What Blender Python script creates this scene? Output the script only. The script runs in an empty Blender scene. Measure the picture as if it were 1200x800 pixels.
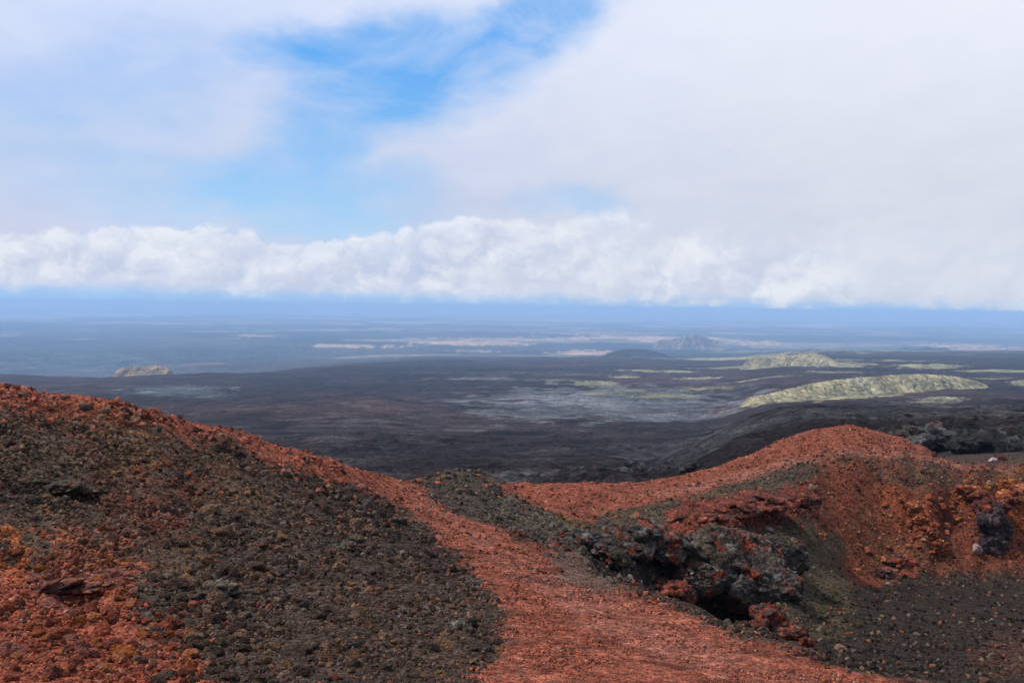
import bpy, math, random
import numpy as np
from mathutils import Vector
# ------------------------------------------------------------------ camera, sky, sun, exposure
S = bpy.context.scene
C = S.collection
R = math.radians
F = 1039.0                       # focal length in photograph pixels (1200 wide)
V0 = 358.5                       # row of the level line of sight in the middle of the photograph
PITCH = math.atan((400.0 - V0) / F)
ROLL = math.atan(15.0 / 1200.0)  # the photograph hangs a little to the right
cam_data = bpy.data.cameras.new('camera')
cam = bpy.data.objects.new('camera', cam_data)
C.objects.link(cam)
cam.location = (0, 0, 0)
from mathutils import Matrix
cam.matrix_world = Matrix.Rotation(R(90) - PITCH, 4, 'X') @ Matrix.Rotation(ROLL, 4, 'Z')
cam_data.sensor_width = 36.0
cam_data.lens = 36.0 * F / 1200.0
cam_data.clip_start = 0.1
cam_data.clip_end = 300000.0
S.camera = cam
S.view_settings.view_transform = 'Standard'
S.view_settings.look = 'None'
S.view_settings.exposure = 0.0
S.view_settings.gamma = 1.0
SUN_EL, SUN_AZ = 56.0, -78.0     # degrees; azimuth from +Y (into the picture), negative = to the left
sun_data = bpy.data.lights.new('sun', 'SUN')
sun_data.energy = 3.8
sun_data.angle = R(1.5)
sun_data.color = (1.0, 0.94, 0.86)
sun = bpy.data.objects.new('sun', sun_data)
C.objects.link(sun)
_d = Vector((math.sin(R(SUN_AZ)) * math.cos(R(SUN_EL)), math.cos(R(SUN_AZ)) * math.cos(R(SUN_EL)), math.sin(R(SUN_EL))))
sun.rotation_euler = _d.to_track_quat('Z', 'Y').to_euler()
sun.location = (0, 0, 50)
SKY_STRENGTH = 0.10


class G:
    """small helper around a node tree"""
    def __init__(self, nt):
        self.nt = nt

    def n(self, t, **kw):
        nd = self.nt.nodes.new(t)
        for k, v in kw.items():
            setattr(nd, k, v)
        return nd

    def put(self, sock, v):
        if hasattr(v, 'is_linked'):
            self.nt.links.new(v, sock)
        elif v is not None:
            sock.default_value = v

    def m(self, op, a, b=None, c=None, clamp=False):
        nd = self.n('ShaderNodeMath', operation=op, use_clamp=clamp)
        for i, x in enumerate((a, b, c)):
            if x is not None:
                self.put(nd.inputs[i], x)
        return nd.outputs[0]

    def vm(self, op, a, b=None, out=0):
        nd = self.n('ShaderNodeVectorMath', operation=op)
        self.put(nd.inputs[0], a)
        if b is not None:
            self.put(nd.inputs[1], b)
        return nd.outputs[out]

    def noise(self, vec, scale, detail=4, rough=0.55, dist=0.0, color=False, lac=2.0):
        nd = self.n('ShaderNodeTexNoise')
        self.put(nd.inputs['Vector'], vec)
        nd.inputs['Scale'].default_value = scale
        nd.inputs['Detail'].default_value = detail
        nd.inputs['Roughness'].default_value = rough
        nd.inputs['Distortion'].default_value = dist
        nd.inputs['Lacunarity'].default_value = lac
        return nd.outputs['Color' if color else 'Fac']

    def step(self, x, lo, hi, a=0.0, b=1.0):
        nd = self.n('ShaderNodeMapRange', interpolation_type='SMOOTHSTEP')
        self.put(nd.inputs[0], x)
        self.put(nd.inputs[1], lo)
        self.put(nd.inputs[2], hi)
        self.put(nd.inputs[3], a)
        self.put(nd.inputs[4], b)
        return nd.outputs[0]

    def lin(self, x, lo, hi, a=0.0, b=1.0):
        nd = self.n('ShaderNodeMapRange')
        for i, q in enumerate((x, lo, hi, a, b)):
            self.put(nd.inputs[i], q)
        return nd.outputs[0]

    def mix(self, f, a, b, mode='MIX'):
        nd = self.n('ShaderNodeMix', data_type='RGBA', blend_type=mode)
        self.put(nd.inputs[0], f)
        self.put(nd.inputs[6], a)
        self.put(nd.inputs[7], b)
        return nd.outputs[2]

    def xyz(self, x, y, z):
        nd = self.n('ShaderNodeCombineXYZ')
        for i, q in enumerate((x, y, z)):
            self.put(nd.inputs[i], q)
        return nd.outputs[0]


def unroll(u, v):
    a, b = (u - 600) / F, (400 - v) / F
    return a * math.cos(ROLL) - b * math.sin(ROLL), a * math.sin(ROLL) + b * math.cos(ROLL)


def srgb(r, g, b, k=1.0):
    f = lambda c: ((c / 255.0 + 0.055) / 1.055) ** 2.4 if c > 10 else c / 255.0 / 12.92
    return (f(r) * k, f(g) * k, f(b) * k, 1.0)


def build_world():
    w = bpy.data.worlds.new('World')
    S.world = w
    w.use_nodes = True
    nt = w.node_tree
    nt.nodes.clear()
    g = G(nt)
    out = g.n('ShaderNodeOutputWorld')
    bg = g.n('ShaderNodeBackground')
    nt.links.new(bg.outputs[0], out.inputs[0])
    sky = g.n('ShaderNodeTexSky', sky_type='NISHITA')
    sky.sun_disc = False
    sky.sun_elevation = R(SUN_EL)
    sky.sun_rotation = R(SUN_AZ)
    sky.altitude = 1000
    sky.air_density = 1.0
    sky.dust_density = 1.0
    geo = g.n('ShaderNodeTexCoord')
    d = g.vm('NORMALIZE', geo.outputs['Generated'])
    sp = g.n('ShaderNodeSeparateXYZ')
    nt.links.new(d, sp.inputs[0])
    x, y, z = sp.outputs
    # azimuth and elevation of the direction, both in degrees
    az = g.m('MULTIPLY', g.m('ARCTAN2', x, y), 180 / math.pi)
    el = g.m('MULTIPLY', g.m('ARCSINE', z), 180 / math.pi)
    P = g.xyz(az, el, 0.0)

    def ang(u, v):               # the direction seen at a place in the photograph
        a, b = unroll(u, v)
        yy = math.cos(PITCH) + b * math.sin(PITCH)
        zz = -math.sin(PITCH) + b * math.cos(PITCH)
        n = math.sqrt(a * a + yy * yy + zz * zz)
        return math.degrees(math.atan2(a, yy)), math.degrees(math.asin(zz / n))
    # one noise lookup shared for warping
    warp = g.vm('SUBTRACT', g.noise(g.vm('MULTIPLY', d, (1.0, 1.0, 1.6)), 4.0, 5, 0.6, color=True), (0.5, 0.5, 0.5))
    Pw = g.vm('ADD', P, g.vm('MULTIPLY', warp, (11.0, 8.0, 0.0)))

    def blob(u, v, ru, rv, rot=0.0, soft=1.0, src=Pw):
        ca, ce = ang(u, v)
        k = math.degrees(1.0 / F)
        q = g.vm('SUBTRACT', src, (ca, ce, 0.0))
        rn = g.n('ShaderNodeVectorRotate', rotation_type='Z_AXIS')
        nt.links.new(q, rn.inputs['Vector'])
        rn.inputs['Angle'].default_value = R(rot)
        q = g.vm('MULTIPLY', rn.outputs[0], (1 / (ru * k), 1 / (rv * k), 0.0))
        ln = g.vm('LENGTH', q, out=1)
        return g.step(ln, 1.0 + 0.5 * soft, 1.0 - 0.5 * soft)

    n_wisp = g.noise(g.vm('MULTIPLY', d, (1.0, 1.0, 2.2)), 5.5, 7, 0.6, 0.6)
    n_fine = g.noise(g.vm('MULTIPLY', d, (1.0, 1.0, 2.4)), 16.0, 6, 0.6)
    n_soft = g.noise(g.vm('MULTIPLY', d, (1.0, 1.0, 1.8)), 2.6, 3, 0.5)
    # open sky seen through the holes of the high cloud
    h = blob(490, 88, 175, 52, -22, 1.1)
    for a in ((610, 22, 90, 45, -18, 1.0), (380, 165, 95, 60, -50, 1.1), (345, 222, 150, 55, 4, 1.0),
              (430, 50, 120, 30, -10, 1.4)):
        h = g.m('MAXIMUM', h, blob(*a))
    h2 = g.m('MULTIPLY', blob(60, 110, 190, 60, -12, 1.5), 0.6)
    h2 = g.m('MAXIMUM', h2, g.m('MULTIPLY', blob(200, 215, 190, 60, 10, 1.5), 0.55))
    h2 = g.m('MAXIMUM', h2, g.m('MULTIPLY', blob(650, 250, 60, 18, 0, 1.3), 0.6))
    h = g.m('MAXIMUM', h, h2)
    h = g.m('MULTIPLY', h, g.lin(n_wisp, 0.30, 0.62, 0.45, 1.05), clamp=True)
    cover = g.m('SUBTRACT', 1.0, g.m('MULTIPLY', h, 0.98), clamp=True)
    # far from the photograph's part of the sky the broken high cloud simply goes on
    away = g.step(g.m('ABSOLUTE', az), 45.0, 70.0)
    more = g.step(el, 26.0, 45.0)
    away = g.m('MAXIMUM', away, more)
    broken = g.step(n_wisp, 0.36, 0.60, 0.35, 1.0)
    cover = g.m('ADD', g.m('MULTIPLY', cover, g.m('SUBTRACT', 1.0, away)), g.m('MULTIPLY', broken, away))
    # colour of the high cloud: whiter high and to the right, greyer at its lower edge
    hi = g.step(el, 4.0, 20.0)
    right = g.step(az, -24.0, 26.0)
    c_lo = g.mix(right, srgb(188, 201, 233), srgb(206, 213, 229))
    c_hi = g.mix(right, srgb(206, 222, 255), srgb(238, 242, 255))
    c = g.mix(hi, c_lo, c_hi)
    c = g.mix(g.lin(n_soft, 0.3, 0.7, 0.0, 0.45), c, srgb(222, 224, 238))
    c = g.mix(g.lin(n_fine, 0.35, 0.7, 0.0, 0.16), c, srgb(252, 252, 255))
    skyc = g.vm('MULTIPLY', sky.outputs[0], (SKY_STRENGTH, SKY_STRENGTH, SKY_STRENGTH))
    # thin bright veil over the open sky (the air of this bright day)
    blue = g.mix(g.step(el, 2.0, 17.0), srgb(172, 217, 255), srgb(90, 177, 255))
    skyc = g.mix(0.80, skyc, blue)
    col = g.mix(cover, skyc, c)
    # ---- bank of cumulus standing along the horizon
    pb = g.vm('ADD', P, g.vm('MULTIPLY', warp, (3.0, 1.2, 0.0)))
    sb = g.n('ShaderNodeSeparateXYZ')
    nt.links.new(pb, sb.inputs[0])
    azn, eln = sb.outputs[0], sb.outputs[1]
    wv = g.vm('ADD', g.vm('MULTIPLY', d, (1.0, 1.0, 1.35)), g.vm('MULTIPLY', g.vm('SUBTRACT', g.noise(d, 14.0, 5, 0.6, color=True), (0.5, 0.5, 0.5)), (0.06, 0.06, 0.06)))

    def billow(p):
        v = g.n('ShaderNodeTexVoronoi', feature='F1', normalize=True)
        nt.links.new(p, v.inputs['Vector'])
        v.inputs['Scale'].default_value = 13.0
        v.inputs['Detail'].default_value = 3.0
        v.inputs['Roughness'].default_value = 0.55
        v.inputs['Lacunarity'].default_value = 2.3
        return g.m('SUBTRACT', 1.0, v.outputs['Distance'])
    bumps = billow(wv)
    bumps_up = billow(g.vm('ADD', wv, (-0.010, 0.0, 0.016)))
    big = g.noise(g.vm('MULTIPLY', d, (1.0, 1.0, 1.0)), 5.0, 3, 0.5)
    top = g.m('ADD', g.lin(big, 0.3, 0.7, 3.6, 5.6), g.m('MULTIPLY', g.m('SUBTRACT', bumps, 0.62), 5.0))
    top = g.m('ADD', top, g.lin(az, -30.0, -8.0, -1.0, 0.0))
    soft = g.lin(az, -4.0, 20.0, 0.45, 1.6)
    band = g.step(g.m('SUBTRACT', top, el), g.m('MULTIPLY', soft, -0.35), soft)
    # lower edge of the bank: lifts clear of the land on the left, lies on it on the right
    base = g.m('ADD', g.lin(az, -30.0, 0.0, 0.95, 0.30), g.lin(az, 0.0, 30.0, 0.0, -0.60))
    base = g.m('ADD', base, g.m('ADD', g.m('MULTIPLY', g.m('SUBTRACT', n_fine, 0.5), 2.2), g.m('ADD', g.m('MULTIPLY', g.m('SUBTRACT', big, 0.5), 2.6), g.m('MULTIPLY', g.m('SUBTRACT', 0.66, bumps), 2.6))))
    n_rag = g.lin(g.noise(g.vm('MULTIPLY', d, (1.0, 1.0, 1.6)), 34.0, 5, 0.6), 0.36, 0.64, 0.0, 1.0)
    feet = g.m('MULTIPLY', g.step(g.m('SUBTRACT', el, base), -0.3, 0.75), g.step(el, -0.15, g.lin(n_rag, 0, 1, 0.12, 1.7)))
    band = g.m('MULTIPLY', band, feet)
    relief = g.m('SUBTRACT', bumps, bumps_up)
    lit = g.lin(relief, -0.085, 0.10, 0.0, 1.0)
    lit = g.m('ADD', g.m('MULTIPLY', lit, 0.62), g.m('MULTIPLY', g.step(g.m('SUBTRACT', el, base), 0.3, 4.5), 0.18))
    lit = g.m('ADD', lit, g.m('MULTIPLY', g.step(bumps, 0.50, 0.88), 0.30), clamp=True)
    lit = g.m('ADD', lit, g.m('MULTIPLY', g.step(g.m('SUBTRACT', top, el), 0.9, 0.0), 0.35), clamp=True)
    cc = g.mix(lit, srgb(186, 200, 227), srgb(243, 245, 251))
    grey = g.m('MULTIPLY', g.step(n_soft, 0.40, 0.62), g.lin(az, -25.0, 20.0, 0.15, 0.75), clamp=True)
    cc = g.mix(grey, cc, srgb(212, 219, 233))
    band = g.m('MULTIPLY', band, g.lin(n_fine, 0.3, 0.6, 0.8, 1.0))
    band = g.m('MULTIPLY', g.m('MULTIPLY', band, g.lin(az, -6.0, 26.0, 1.0, 0.70)), g.lin(n_wisp, 0.34, 0.56, 0.55, 1.0), clamp=True)
    # air under and behind the bank
    air = g.mix(g.step(az, -30.0, 25.0), srgb(160, 202, 244), srgb(186, 206, 232))
    under = g.m('MULTIPLY', g.step(el, 1.3, 0.3), 0.9)
    col = g.mix(under, col, air)
    col = g.mix(g.step(el, g.lin(n_rag, 0, 1, 0.12, 1.3), -0.12), col, srgb(156, 194, 238))
    col = g.mix(band, col, cc)
    below = g.step(el, -1.2, -3.0)
    col = g.mix(below, col, srgb(150, 185, 225))
    g.put(bg.inputs[0], col)
    bg.inputs[1].default_value = 1.0


build_world()

# ------------------------------------------------------------------ numpy noise
def _hash(ix, iy, iz, seed):
    h = (ix.astype(np.int64) * 374761393 + iy.astype(np.int64) * 668265263 + iz.astype(np.int64) * 2147483647 + seed * 974634777) & 0xffffffff
    h = ((h ^ (h >> 13)) * 1274126177) & 0xffffffff
    h = ((h ^ (h >> 16)) * 2246822519) & 0xffffffff
    return (h ^ (h >> 15)) & 0xffffffff


def _r(ix, iy, iz, seed):
    return _hash(ix, iy, iz, seed).astype(np.float64) / 4294967296.0


def vnoise2(x, y, seed=0):
    """gradient noise, about -0.7..0.7"""
    ix, iy = np.floor(x), np.floor(y)
    fx, fy = x - ix, y - iy
    ux, uy = fx * fx * fx * (fx * (fx * 6 - 15) + 10), fy * fy * fy * (fy * (fy * 6 - 15) + 10)
    z0 = np.zeros_like(ix)
    def gr(dx, dy):
        a = _r(ix + dx, iy + dy, z0, seed) * 2 * np.pi
        return np.cos(a) * (fx - dx) + np.sin(a) * (fy - dy)
    a, b, c, d = gr(0, 0), gr(1, 0), gr(0, 1), gr(1, 1)
    return (a * (1 - ux) + b * ux) * (1 - uy) + (c * (1 - ux) + d * ux) * uy


def fbm2(x, y, octs=5, seed=0, gain=0.5, ridged=False):
    s = np.zeros_like(x)
    a, t = 1.0, 0.0
    for o in range(octs):
        n = vnoise2(x + 17.3 * o, y - 9.1 * o, seed + o) * 1.5
        if ridged:
            n = 1 - 2 * np.abs(n)
        s += a * n
        t += a
        a *= gain
        x = x * 2.03
        y = y * 2.03
    return s / t


def worley2(x, y, seed=0):
    """distance to the nearest and second feature point, and the random value of the nearest cell"""
    ix, iy = np.floor(x), np.floor(y)
    z0 = np.zeros_like(ix)
    f1 = np.full_like(x, 9.0)
    f2 = np.full_like(x, 9.0)
    rv = np.zeros_like(x)
    for dx in (-1, 0, 1):
        for dy in (-1, 0, 1):
            cx, cy = ix + dx, iy + dy
            px = cx + _r(cx, cy, z0, seed)
            py = cy + _r(cx, cy, z0, seed + 7)
            d = np.hypot(px - x, py - y)
            n = d < f1
            f2 = np.where(n, f1, np.minimum(f2, d))
            rv = np.where(n, _r(cx, cy, z0, seed + 13), rv)
            f1 = np.where(n, d, f1)
    return f1, f2, rv


def noise3(p, seed=0):
    i = np.floor(p)
    f = p - i
    u = f * f * f * (f * (f * 6 - 15) + 10)
    r = 0
    for dx in (0, 1):
        for dy in (0, 1):
            for dz in (0, 1):
                q = i + (dx, dy, dz)
                v = _r(q[:, 0], q[:, 1], q[:, 2], seed) * 2 - 1
                w = (u[:, 0] if dx else 1 - u[:, 0]) * (u[:, 1] if dy else 1 - u[:, 1]) * (u[:, 2] if dz else 1 - u[:, 2])
                r = r + v * w
    return r


def fbm3(p, octs=4, seed=0, gain=0.5, ridged=False):
    s, a, t = 0, 1.0, 0
    for o in range(octs):
        n = noise3(p + 11.7 * o, seed + o)
        if ridged:
            n = 1 - 2 * np.abs(n)
        s = s + a * n
        t += a
        a *= gain
        p = p * 2.07
    return s / t


def worley3(p, seed=0):
    i = np.floor(p)
    f1 = np.full(len(p), 9.0)
    f2 = f1.copy()
    rv = np.zeros(len(p))
    for dx in (-1, 0, 1):
        for dy in (-1, 0, 1):
            for dz in (-1, 0, 1):
                c = i + (dx, dy, dz)
                q = np.stack([c[:, k] + _r(c[:, 0], c[:, 1], c[:, 2], seed + 3 * k) for k in range(3)], 1)
                d = np.linalg.norm(q - p, axis=1)
                n = d < f1
                f2 = np.where(n, f1, np.minimum(f2, d))
                rv = np.where(n, _r(c[:, 0], c[:, 1], c[:, 2], seed + 31), rv)
                f1 = np.where(n, d, f1)
    return f1, f2, rv


def sstep(x, a, b):
    t = np.clip((x - a) / (b - a), 0, 1)
    return t * t * (3 - 2 * t)


# ------------------------------------------------------------------ surveyed shape of the land
# bearings s = X/Y and slopes T = Z/Y of a sight line, from a place in the photograph
def sight(u, v):
    a, b = unroll(np.asarray(u, float), np.asarray(v, float))
    yy = math.cos(PITCH) + b * math.sin(PITCH)
    return a / yy, (-math.sin(PITCH) + b * math.cos(PITCH)) / yy


Z_FAR = 450.0                    # the far plain lies this many metres below the camera
# survey stations: along each bearing, (row seen, distance in metres), near to far
PLAIN_L = [(620, 60), (640, 100), (610, 160), (570, 260), (540, 420), (515, 640), (490, 1000), (470, 1450), (452, 2200), (441, 3400), (452, 4500), (445, 5000), (432, -1), (400, -1), (380, -1), (365, -1), (358.5, -1)]
PLAIN_L2 = [(620, 60), (640, 100), (610, 160), (570, 260), (540, 420), (515, 640), (490, 1000), (470, 1450), (452, 2200), (435, 3700), (439, 4700), (436, 5600), (425, -1), (400, -1), (380, -1), (365, -1), (360.5, -1)]
PLAIN_L3 = [(620, 60), (640, 100), (600, 155), (566, 245), (541, 400), (516, 620), (490, 1000), (470, 1450), (451, 2250), (429, 4000), (429, 5000), (424, 6200), (416, -1), (400, -1), (380, -1), (367, -1), (362, -1)]
PLAIN_M = [(625, 100), (590, 150), (566, 230), (548, 360), (530, 520), (512, 760), (490, 1150), (470, 1600), (450, 2300), (434, 3300), (426, 4400), (420, 5900), (413, -1), (400, -1), (380, -1), (370, -1), (365.5, -1)]
PLAIN_R = [(455, 1700), (435, 2600), (425, 3500), (417, 4800), (412, 6400), (406, -1), (398, -1), (385, -1), (375, -1), (370.5, -1)]
ST = {
    -260: [(760, 4), (790, 9), (735, 11.5), (690, 13.2), (650, 14.2), (590, 15.3), (530, 16.6), (470, 17.8), (412, 19), (440, 23), (520, 34)] + PLAIN_L,
    -120: [(780, 4), (795, 9), (740, 11.5), (692, 13.4), (650, 14.4), (610, 15.3), (550, 16.8), (485, 18.2), (430, 19.4), (455, 23), (530, 36)] + PLAIN_L,
    0: [(820, 4), (800, 9), (745, 11.5), (700, 13.5), (662, 14.5), (622, 15.3), (560, 17), (500, 18.8), (447, 20), (470, 24), (540, 38)] + PLAIN_L,
    75: [(840, 4), (800, 9), (742, 11.7), (700, 13.6), (650, 15), (590, 16.6), (530, 18.8), (463, 21), (480, 25), (550, 40)] + PLAIN_L,
    150: [(850, 4), (800, 9), (735, 12), (680, 14), (630, 16), (580, 18), (530, 20), (476, 22), (500, 27), (560, 42)] + PLAIN_L,
    230: [(860, 4), (800, 8.7), (738, 11.8), (685, 14.3), (630, 17), (575, 20), (530, 22.3), (499, 24), (520, 29), (570, 44)] + PLAIN_L,
    300: [(870, 4), (800, 8.5), (740, 11.5), (690, 14.5), (630, 18), (570, 22), (537, 24.5), (515, 26), (535, 31), (575, 46)] + PLAIN_L2,
    400: [(880, 4), (800, 8.5), (738, 12), (680, 16), (625, 21), (580, 26), (560, 28.5), (543, 31), (560, 36), (590, 50)] + PLAIN_L3,
    450: [(880, 4), (800, 8.6), (740, 12), (684, 16.2), (632, 21.5), (590, 27), (570, 31), (556, 35), (575, 41), (605, 55)] + PLAIN_L3,
    490: [(880, 4), (800, 8.8), (742, 12), (690, 16.3), (640, 21.5), (600, 27.5), (577, 33), (562, 40), (582, 47), (612, 60)] + PLAIN_M[0:],
    530: [(880, 4), (800, 8.8), (745, 12), (694, 16.3), (645, 21.5), (605, 28), (578, 36), (562, 42), (552, 46), (585, 54), (590, 68)] + PLAIN_M,
    560: [(880, 4), (800, 8.9), (748, 12), (700, 16.0), (648, 21.8), (610, 28.5), (584, 36), (565, 42), (555, 46), (590, 53), (580, 64), (600, 75)] + PLAIN_M,
    600: [(880, 4), (800, 9), (750, 12), (700, 16.2), (655, 21.6), (627, 27), (605, 33), (585, 40), (571, 44.5), (592, 52), (568, 63), (590, 74)] + PLAIN_M,
    650: [(880, 4), (800, 9), (750, 12), (705, 16.2), (665, 22), (648, 28), (628, 35), (607, 44), (597, 50), (585, 57), (568, 66), (592, 78)] + PLAIN_M,
    690: [(880, 4), (800, 9.1), (752, 12), (712, 16.0), (676, 21.5), (655, 28.5), (646, 35), (634, 42), (616, 49), (597, 56), (566, 67), (592, 80)] + PLAIN_M,
    740: [(880, 4), (800, 9.3), (752, 12.2), (712, 17), (686, 22), (740, 26), (750, 33), (735, 38.5), (668, 42), (640, 45), (618, 50), (598, 57), (583, 62), (566, 69), (590, 82)] + PLAIN_M,
    780: [(880, 4), (800, 9.5), (755, 12.5), (722, 16), (700, 20), (770, 25), (800, 33), (790, 40.5), (720, 43.5), (648, 46.5), (618, 52), (598, 58), (580, 64), (560, 71), (585, 84)] + PLAIN_M,
    820: [(880, 4), (800, 9.8), (765, 12), (738, 14.5), (717, 18), (790, 24), (835, 34), (815, 41), (720, 45.5), (640, 50), (612, 55), (592, 61), (572, 68), (552, 74), (575, 88), (590, 115), (556, 170), (541, 240), (528, 340), (524, 460)] + PLAIN_M[5:],
    860: [(880, 4), (800, 10), (775, 11.5), (750, 13.5), (732, 16.5), (800, 22), (845, 33), (835, 41), (745, 46), (655, 50.5), (625, 55), (600, 60), (578, 66), (556, 73), (541, 77), (565, 90), (575, 115), (545, 165), (528, 230), (514, 320), (506, 430), (508, 560), (498, 900)] + PLAIN_M[7:],
    900: [(885, 4), (815, 9), (785, 11), (760, 13), (745, 15.5), (800, 21), (815, 32), (750, 40), (705, 45), (665, 50), (632, 56), (602, 62), (575, 68), (550, 74), (524, 80), (550, 93), (570, 115), (535, 160), (516, 225), (500, 320), (490, 450), (493, 640), (480, 1000)] + PLAIN_R,
    950: [(890, 4), (825, 8.8), (790, 11), (768, 12.8), (800, 18), (805, 28), (758, 37), (738, 42), (700, 49), (662, 55), (625, 62), (585, 68), (552, 72.5), (538, 76), (507, 83), (535, 97), (560, 120), (525, 165), (507, 230), (493, 330), (487, 470), (488, 680), (476, 1050)] + PLAIN_R,
    1000: [(895, 4), (840, 8), (800, 10.5), (778, 12.2), (830, 20), (795, 31), (760, 38), (720, 47), (688, 57), (672, 63), (640, 66.5), (590, 70.5), (550, 73.5), (533, 76.5), (500, 85), (530, 100), (555, 125), (522, 170), (506, 240), (494, 340), (486, 470), (484, 680), (474, 1050)] + PLAIN_R,
    1045: [(900, 4), (850, 8), (810, 10.3), (788, 12), (850, 20), (800, 31), (760, 39), (720, 49), (684, 63), (672, 66), (640, 68), (590, 71), (552, 74), (536, 77), (514, 83), (535, 98), (552, 120), (520, 170), (504, 240), (493, 340), (485, 470), (483, 680), (473, 1050)] + PLAIN_R,
    1100: [(900, 4), (860, 8), (822, 10.3), (798, 11.8), (865, 20), (800, 32), (760, 40), (720, 50), (684, 63.5), (674, 66), (640, 68.5), (600, 71), (560, 74), (545, 76), (541, 78), (546, 90), (540, 108), (522, 150), (503, 230), (493, 330), (485, 460), (480, 680), (471, 1050)] + PLAIN_R,
    1150: [(900, 4), (860, 8), (835, 10.3), (812, 11.8), (870, 20), (802, 32), (760, 40.5), (720, 50), (684, 64), (674, 66.5), (640, 68.5), (600, 71.5), (560, 74.5), (547, 76.5), (545, 80), (546, 92), (540, 108), (522, 150), (503, 230), (493, 330), (485, 460), (479, 680), (470, 1050)] + PLAIN_R,
    1200: [(900, 4), (870, 8), (845, 10.3), (825, 11.8), (875, 20), (803, 32), (762, 40.5), (720, 50.5), (684, 64), (674, 66.5), (640, 69), (600, 72), (562, 75), (548, 77), (546, 81), (545, 92), (538, 108), (520, 150), (502, 230), (492, 330), (484, 460), (479, 680), (469, 1050)] + PLAIN_R,
    1330: [(900, 4), (880, 8), (860, 10.3), (850, 12), (880, 20), (806, 32), (764, 40.5), (722, 50.5), (688, 62), (676, 65), (640, 68), (600, 71), (562, 74), (550, 76), (547, 80), (545, 92), (536, 108), (518, 150), (500, 230), (491, 330), (483, 460), (478, 680), (468, 1050)] + PLAIN_R,
    1460: [(900, 4), (885, 8), (870, 10.3), (862, 12), (880, 20), (810, 32), (766, 40.5), (724, 50.5), (690, 60), (678, 63), (640, 66), (600, 69), (562, 72), (550, 75), (547, 79), (544, 92), (535, 108), (516, 150), (498, 230), (490, 330), (482, 460), (478, 680), (468, 1050)] + PLAIN_R,
}
pts = []
for u, col in ST.items():
    last = 0
    for v, Y in col:
        if Y < 0:
            Y = min(-Z_FAR / float(sight(u, v)[1]), 150000)
            if Y < 0:
                continue
        if Y <= last:
            continue
        last = Y
        s, T = sight(u, v)
        if Y > 3000:                     # the same land lies under wide bearings: thin the far stations
            if u in (75, 150, 300, 450, 530, 600, 690, 780, 820, 900, 1000, 1100, 1200):
                continue
        pts.append((float(s), math.log(Y), float(T)))
for u, v, Y in ((0, 449, 20.2), (35, 455, 20.6), (110, 466, 21.5), (190, 487, 23), (265, 506, 25), (350, 530, 28.4), (375, 537, 29.7),
                (425, 550, 33), (505, 560, 42), (545, 552.5, 46), (575, 562, 46), (925, 514, 81.5), (975, 502, 84), (1025, 507, 83.5), (1070, 526, 80), (1120, 543, 77.5)):
    s, T = sight(u, v)
    pts.append((float(s), math.log(Y), float(T)))
pts = np.array(pts)
A_S, A_Y = 3.4, 1.0


def tps(r):
    return np.where(r > 1e-9, r * r * np.log(np.maximum(r, 1e-9)), 0.0)


def _solve(p):
    q = np.stack([p[:, 0] * A_S, p[:, 1] * A_Y], 1)
    n = len(q)
    K = tps(np.linalg.norm(q[:, None] - q[None], axis=2)) + np.eye(n) * 4e-4
    Pm = np.hstack([np.ones((n, 1)), q])
    A = np.block([[K, Pm], [Pm.T, np.zeros((3, 3))]])
    return q, np.linalg.solve(A, np.concatenate([p[:, 2], np.zeros(3)]))


QP, WP = _solve(pts)


def T_raw(s, ly):
    q = np.stack([s * A_S, ly * A_Y], 1)
    o = np.empty(len(q))
    for i in range(0, len(q), 20000):
        b = q[i:i + 20000]
        K = tps(np.sqrt(((b[:, None] - QP[None]) ** 2).sum(2)))
        o[i:i + 20000] = K @ WP[:-3] + WP[-3] + b @ WP[-2:]
    return o


# coarse table of the bare land
CS = np.linspace(-0.80, 0.80, 221)
CL = np.linspace(math.log(3.0), math.log(110000.0), 680)
_s, _l = np.meshgrid(CS, CL, indexing='ij')
TT = T_raw(_s.ravel(), _l.ravel()).reshape(_s.shape)


def bil(tab, s, ly, S0=CS, L0=CL):
    fs = np.clip((s - S0[0]) / (S0[1] - S0[0]), 0, len(S0) - 1.001)
    fl = np.clip((ly - L0[0]) / (L0[1] - L0[0]), 0, len(L0) - 1.001)
    i, j = fs.astype(int), fl.astype(int)
    a, b = fs - i, fl - j
    return (tab[i, j] * (1 - a) + tab[i + 1, j] * a) * (1 - b) + (tab[i, j + 1] * (1 - a) + tab[i + 1, j + 1] * a) * b


RM = np.maximum.accumulate(TT, axis=1)


def hit(u, v, ymin=0.0):
    """the place on the bare land seen at (u, v): bearing and log distance"""
    s, t = sight(u, v)
    s, t = float(s), float(t)
    i = int(np.clip((s - CS[0]) / (CS[1] - CS[0]), 0, len(CS) - 2))
    a = (s - CS[i]) / (CS[1] - CS[0])
    prof = TT[i] * (1 - a) + TT[i + 1] * a
    ok = (prof >= t) & (CL >= (math.log(ymin) if ymin > 0 else -9))
    if not ok.any():
        j = int(np.argmax(np.where(CL >= (math.log(ymin) if ymin > 0 else -9), prof, -9)))
        return s, CL[j]
    j = int(np.argmax(ok))
    if j == 0:
        return s, CL[0]
    p0, p1 = prof[j - 1], prof[j]
    k = (t - p0) / (p1 - p0) if p1 > p0 else 0
    return s, CL[j - 1] + min(max(k, 0), 1) * (CL[j] - CL[j - 1])


def xyz_at(s, ly, tab=None):
    Y = np.exp(ly)
    T = bil(TT, np.atleast_1d(s), np.atleast_1d(ly))
    return np.stack([np.atleast_1d(s) * Y, Y * np.ones_like(T), T * Y], 1)


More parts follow.
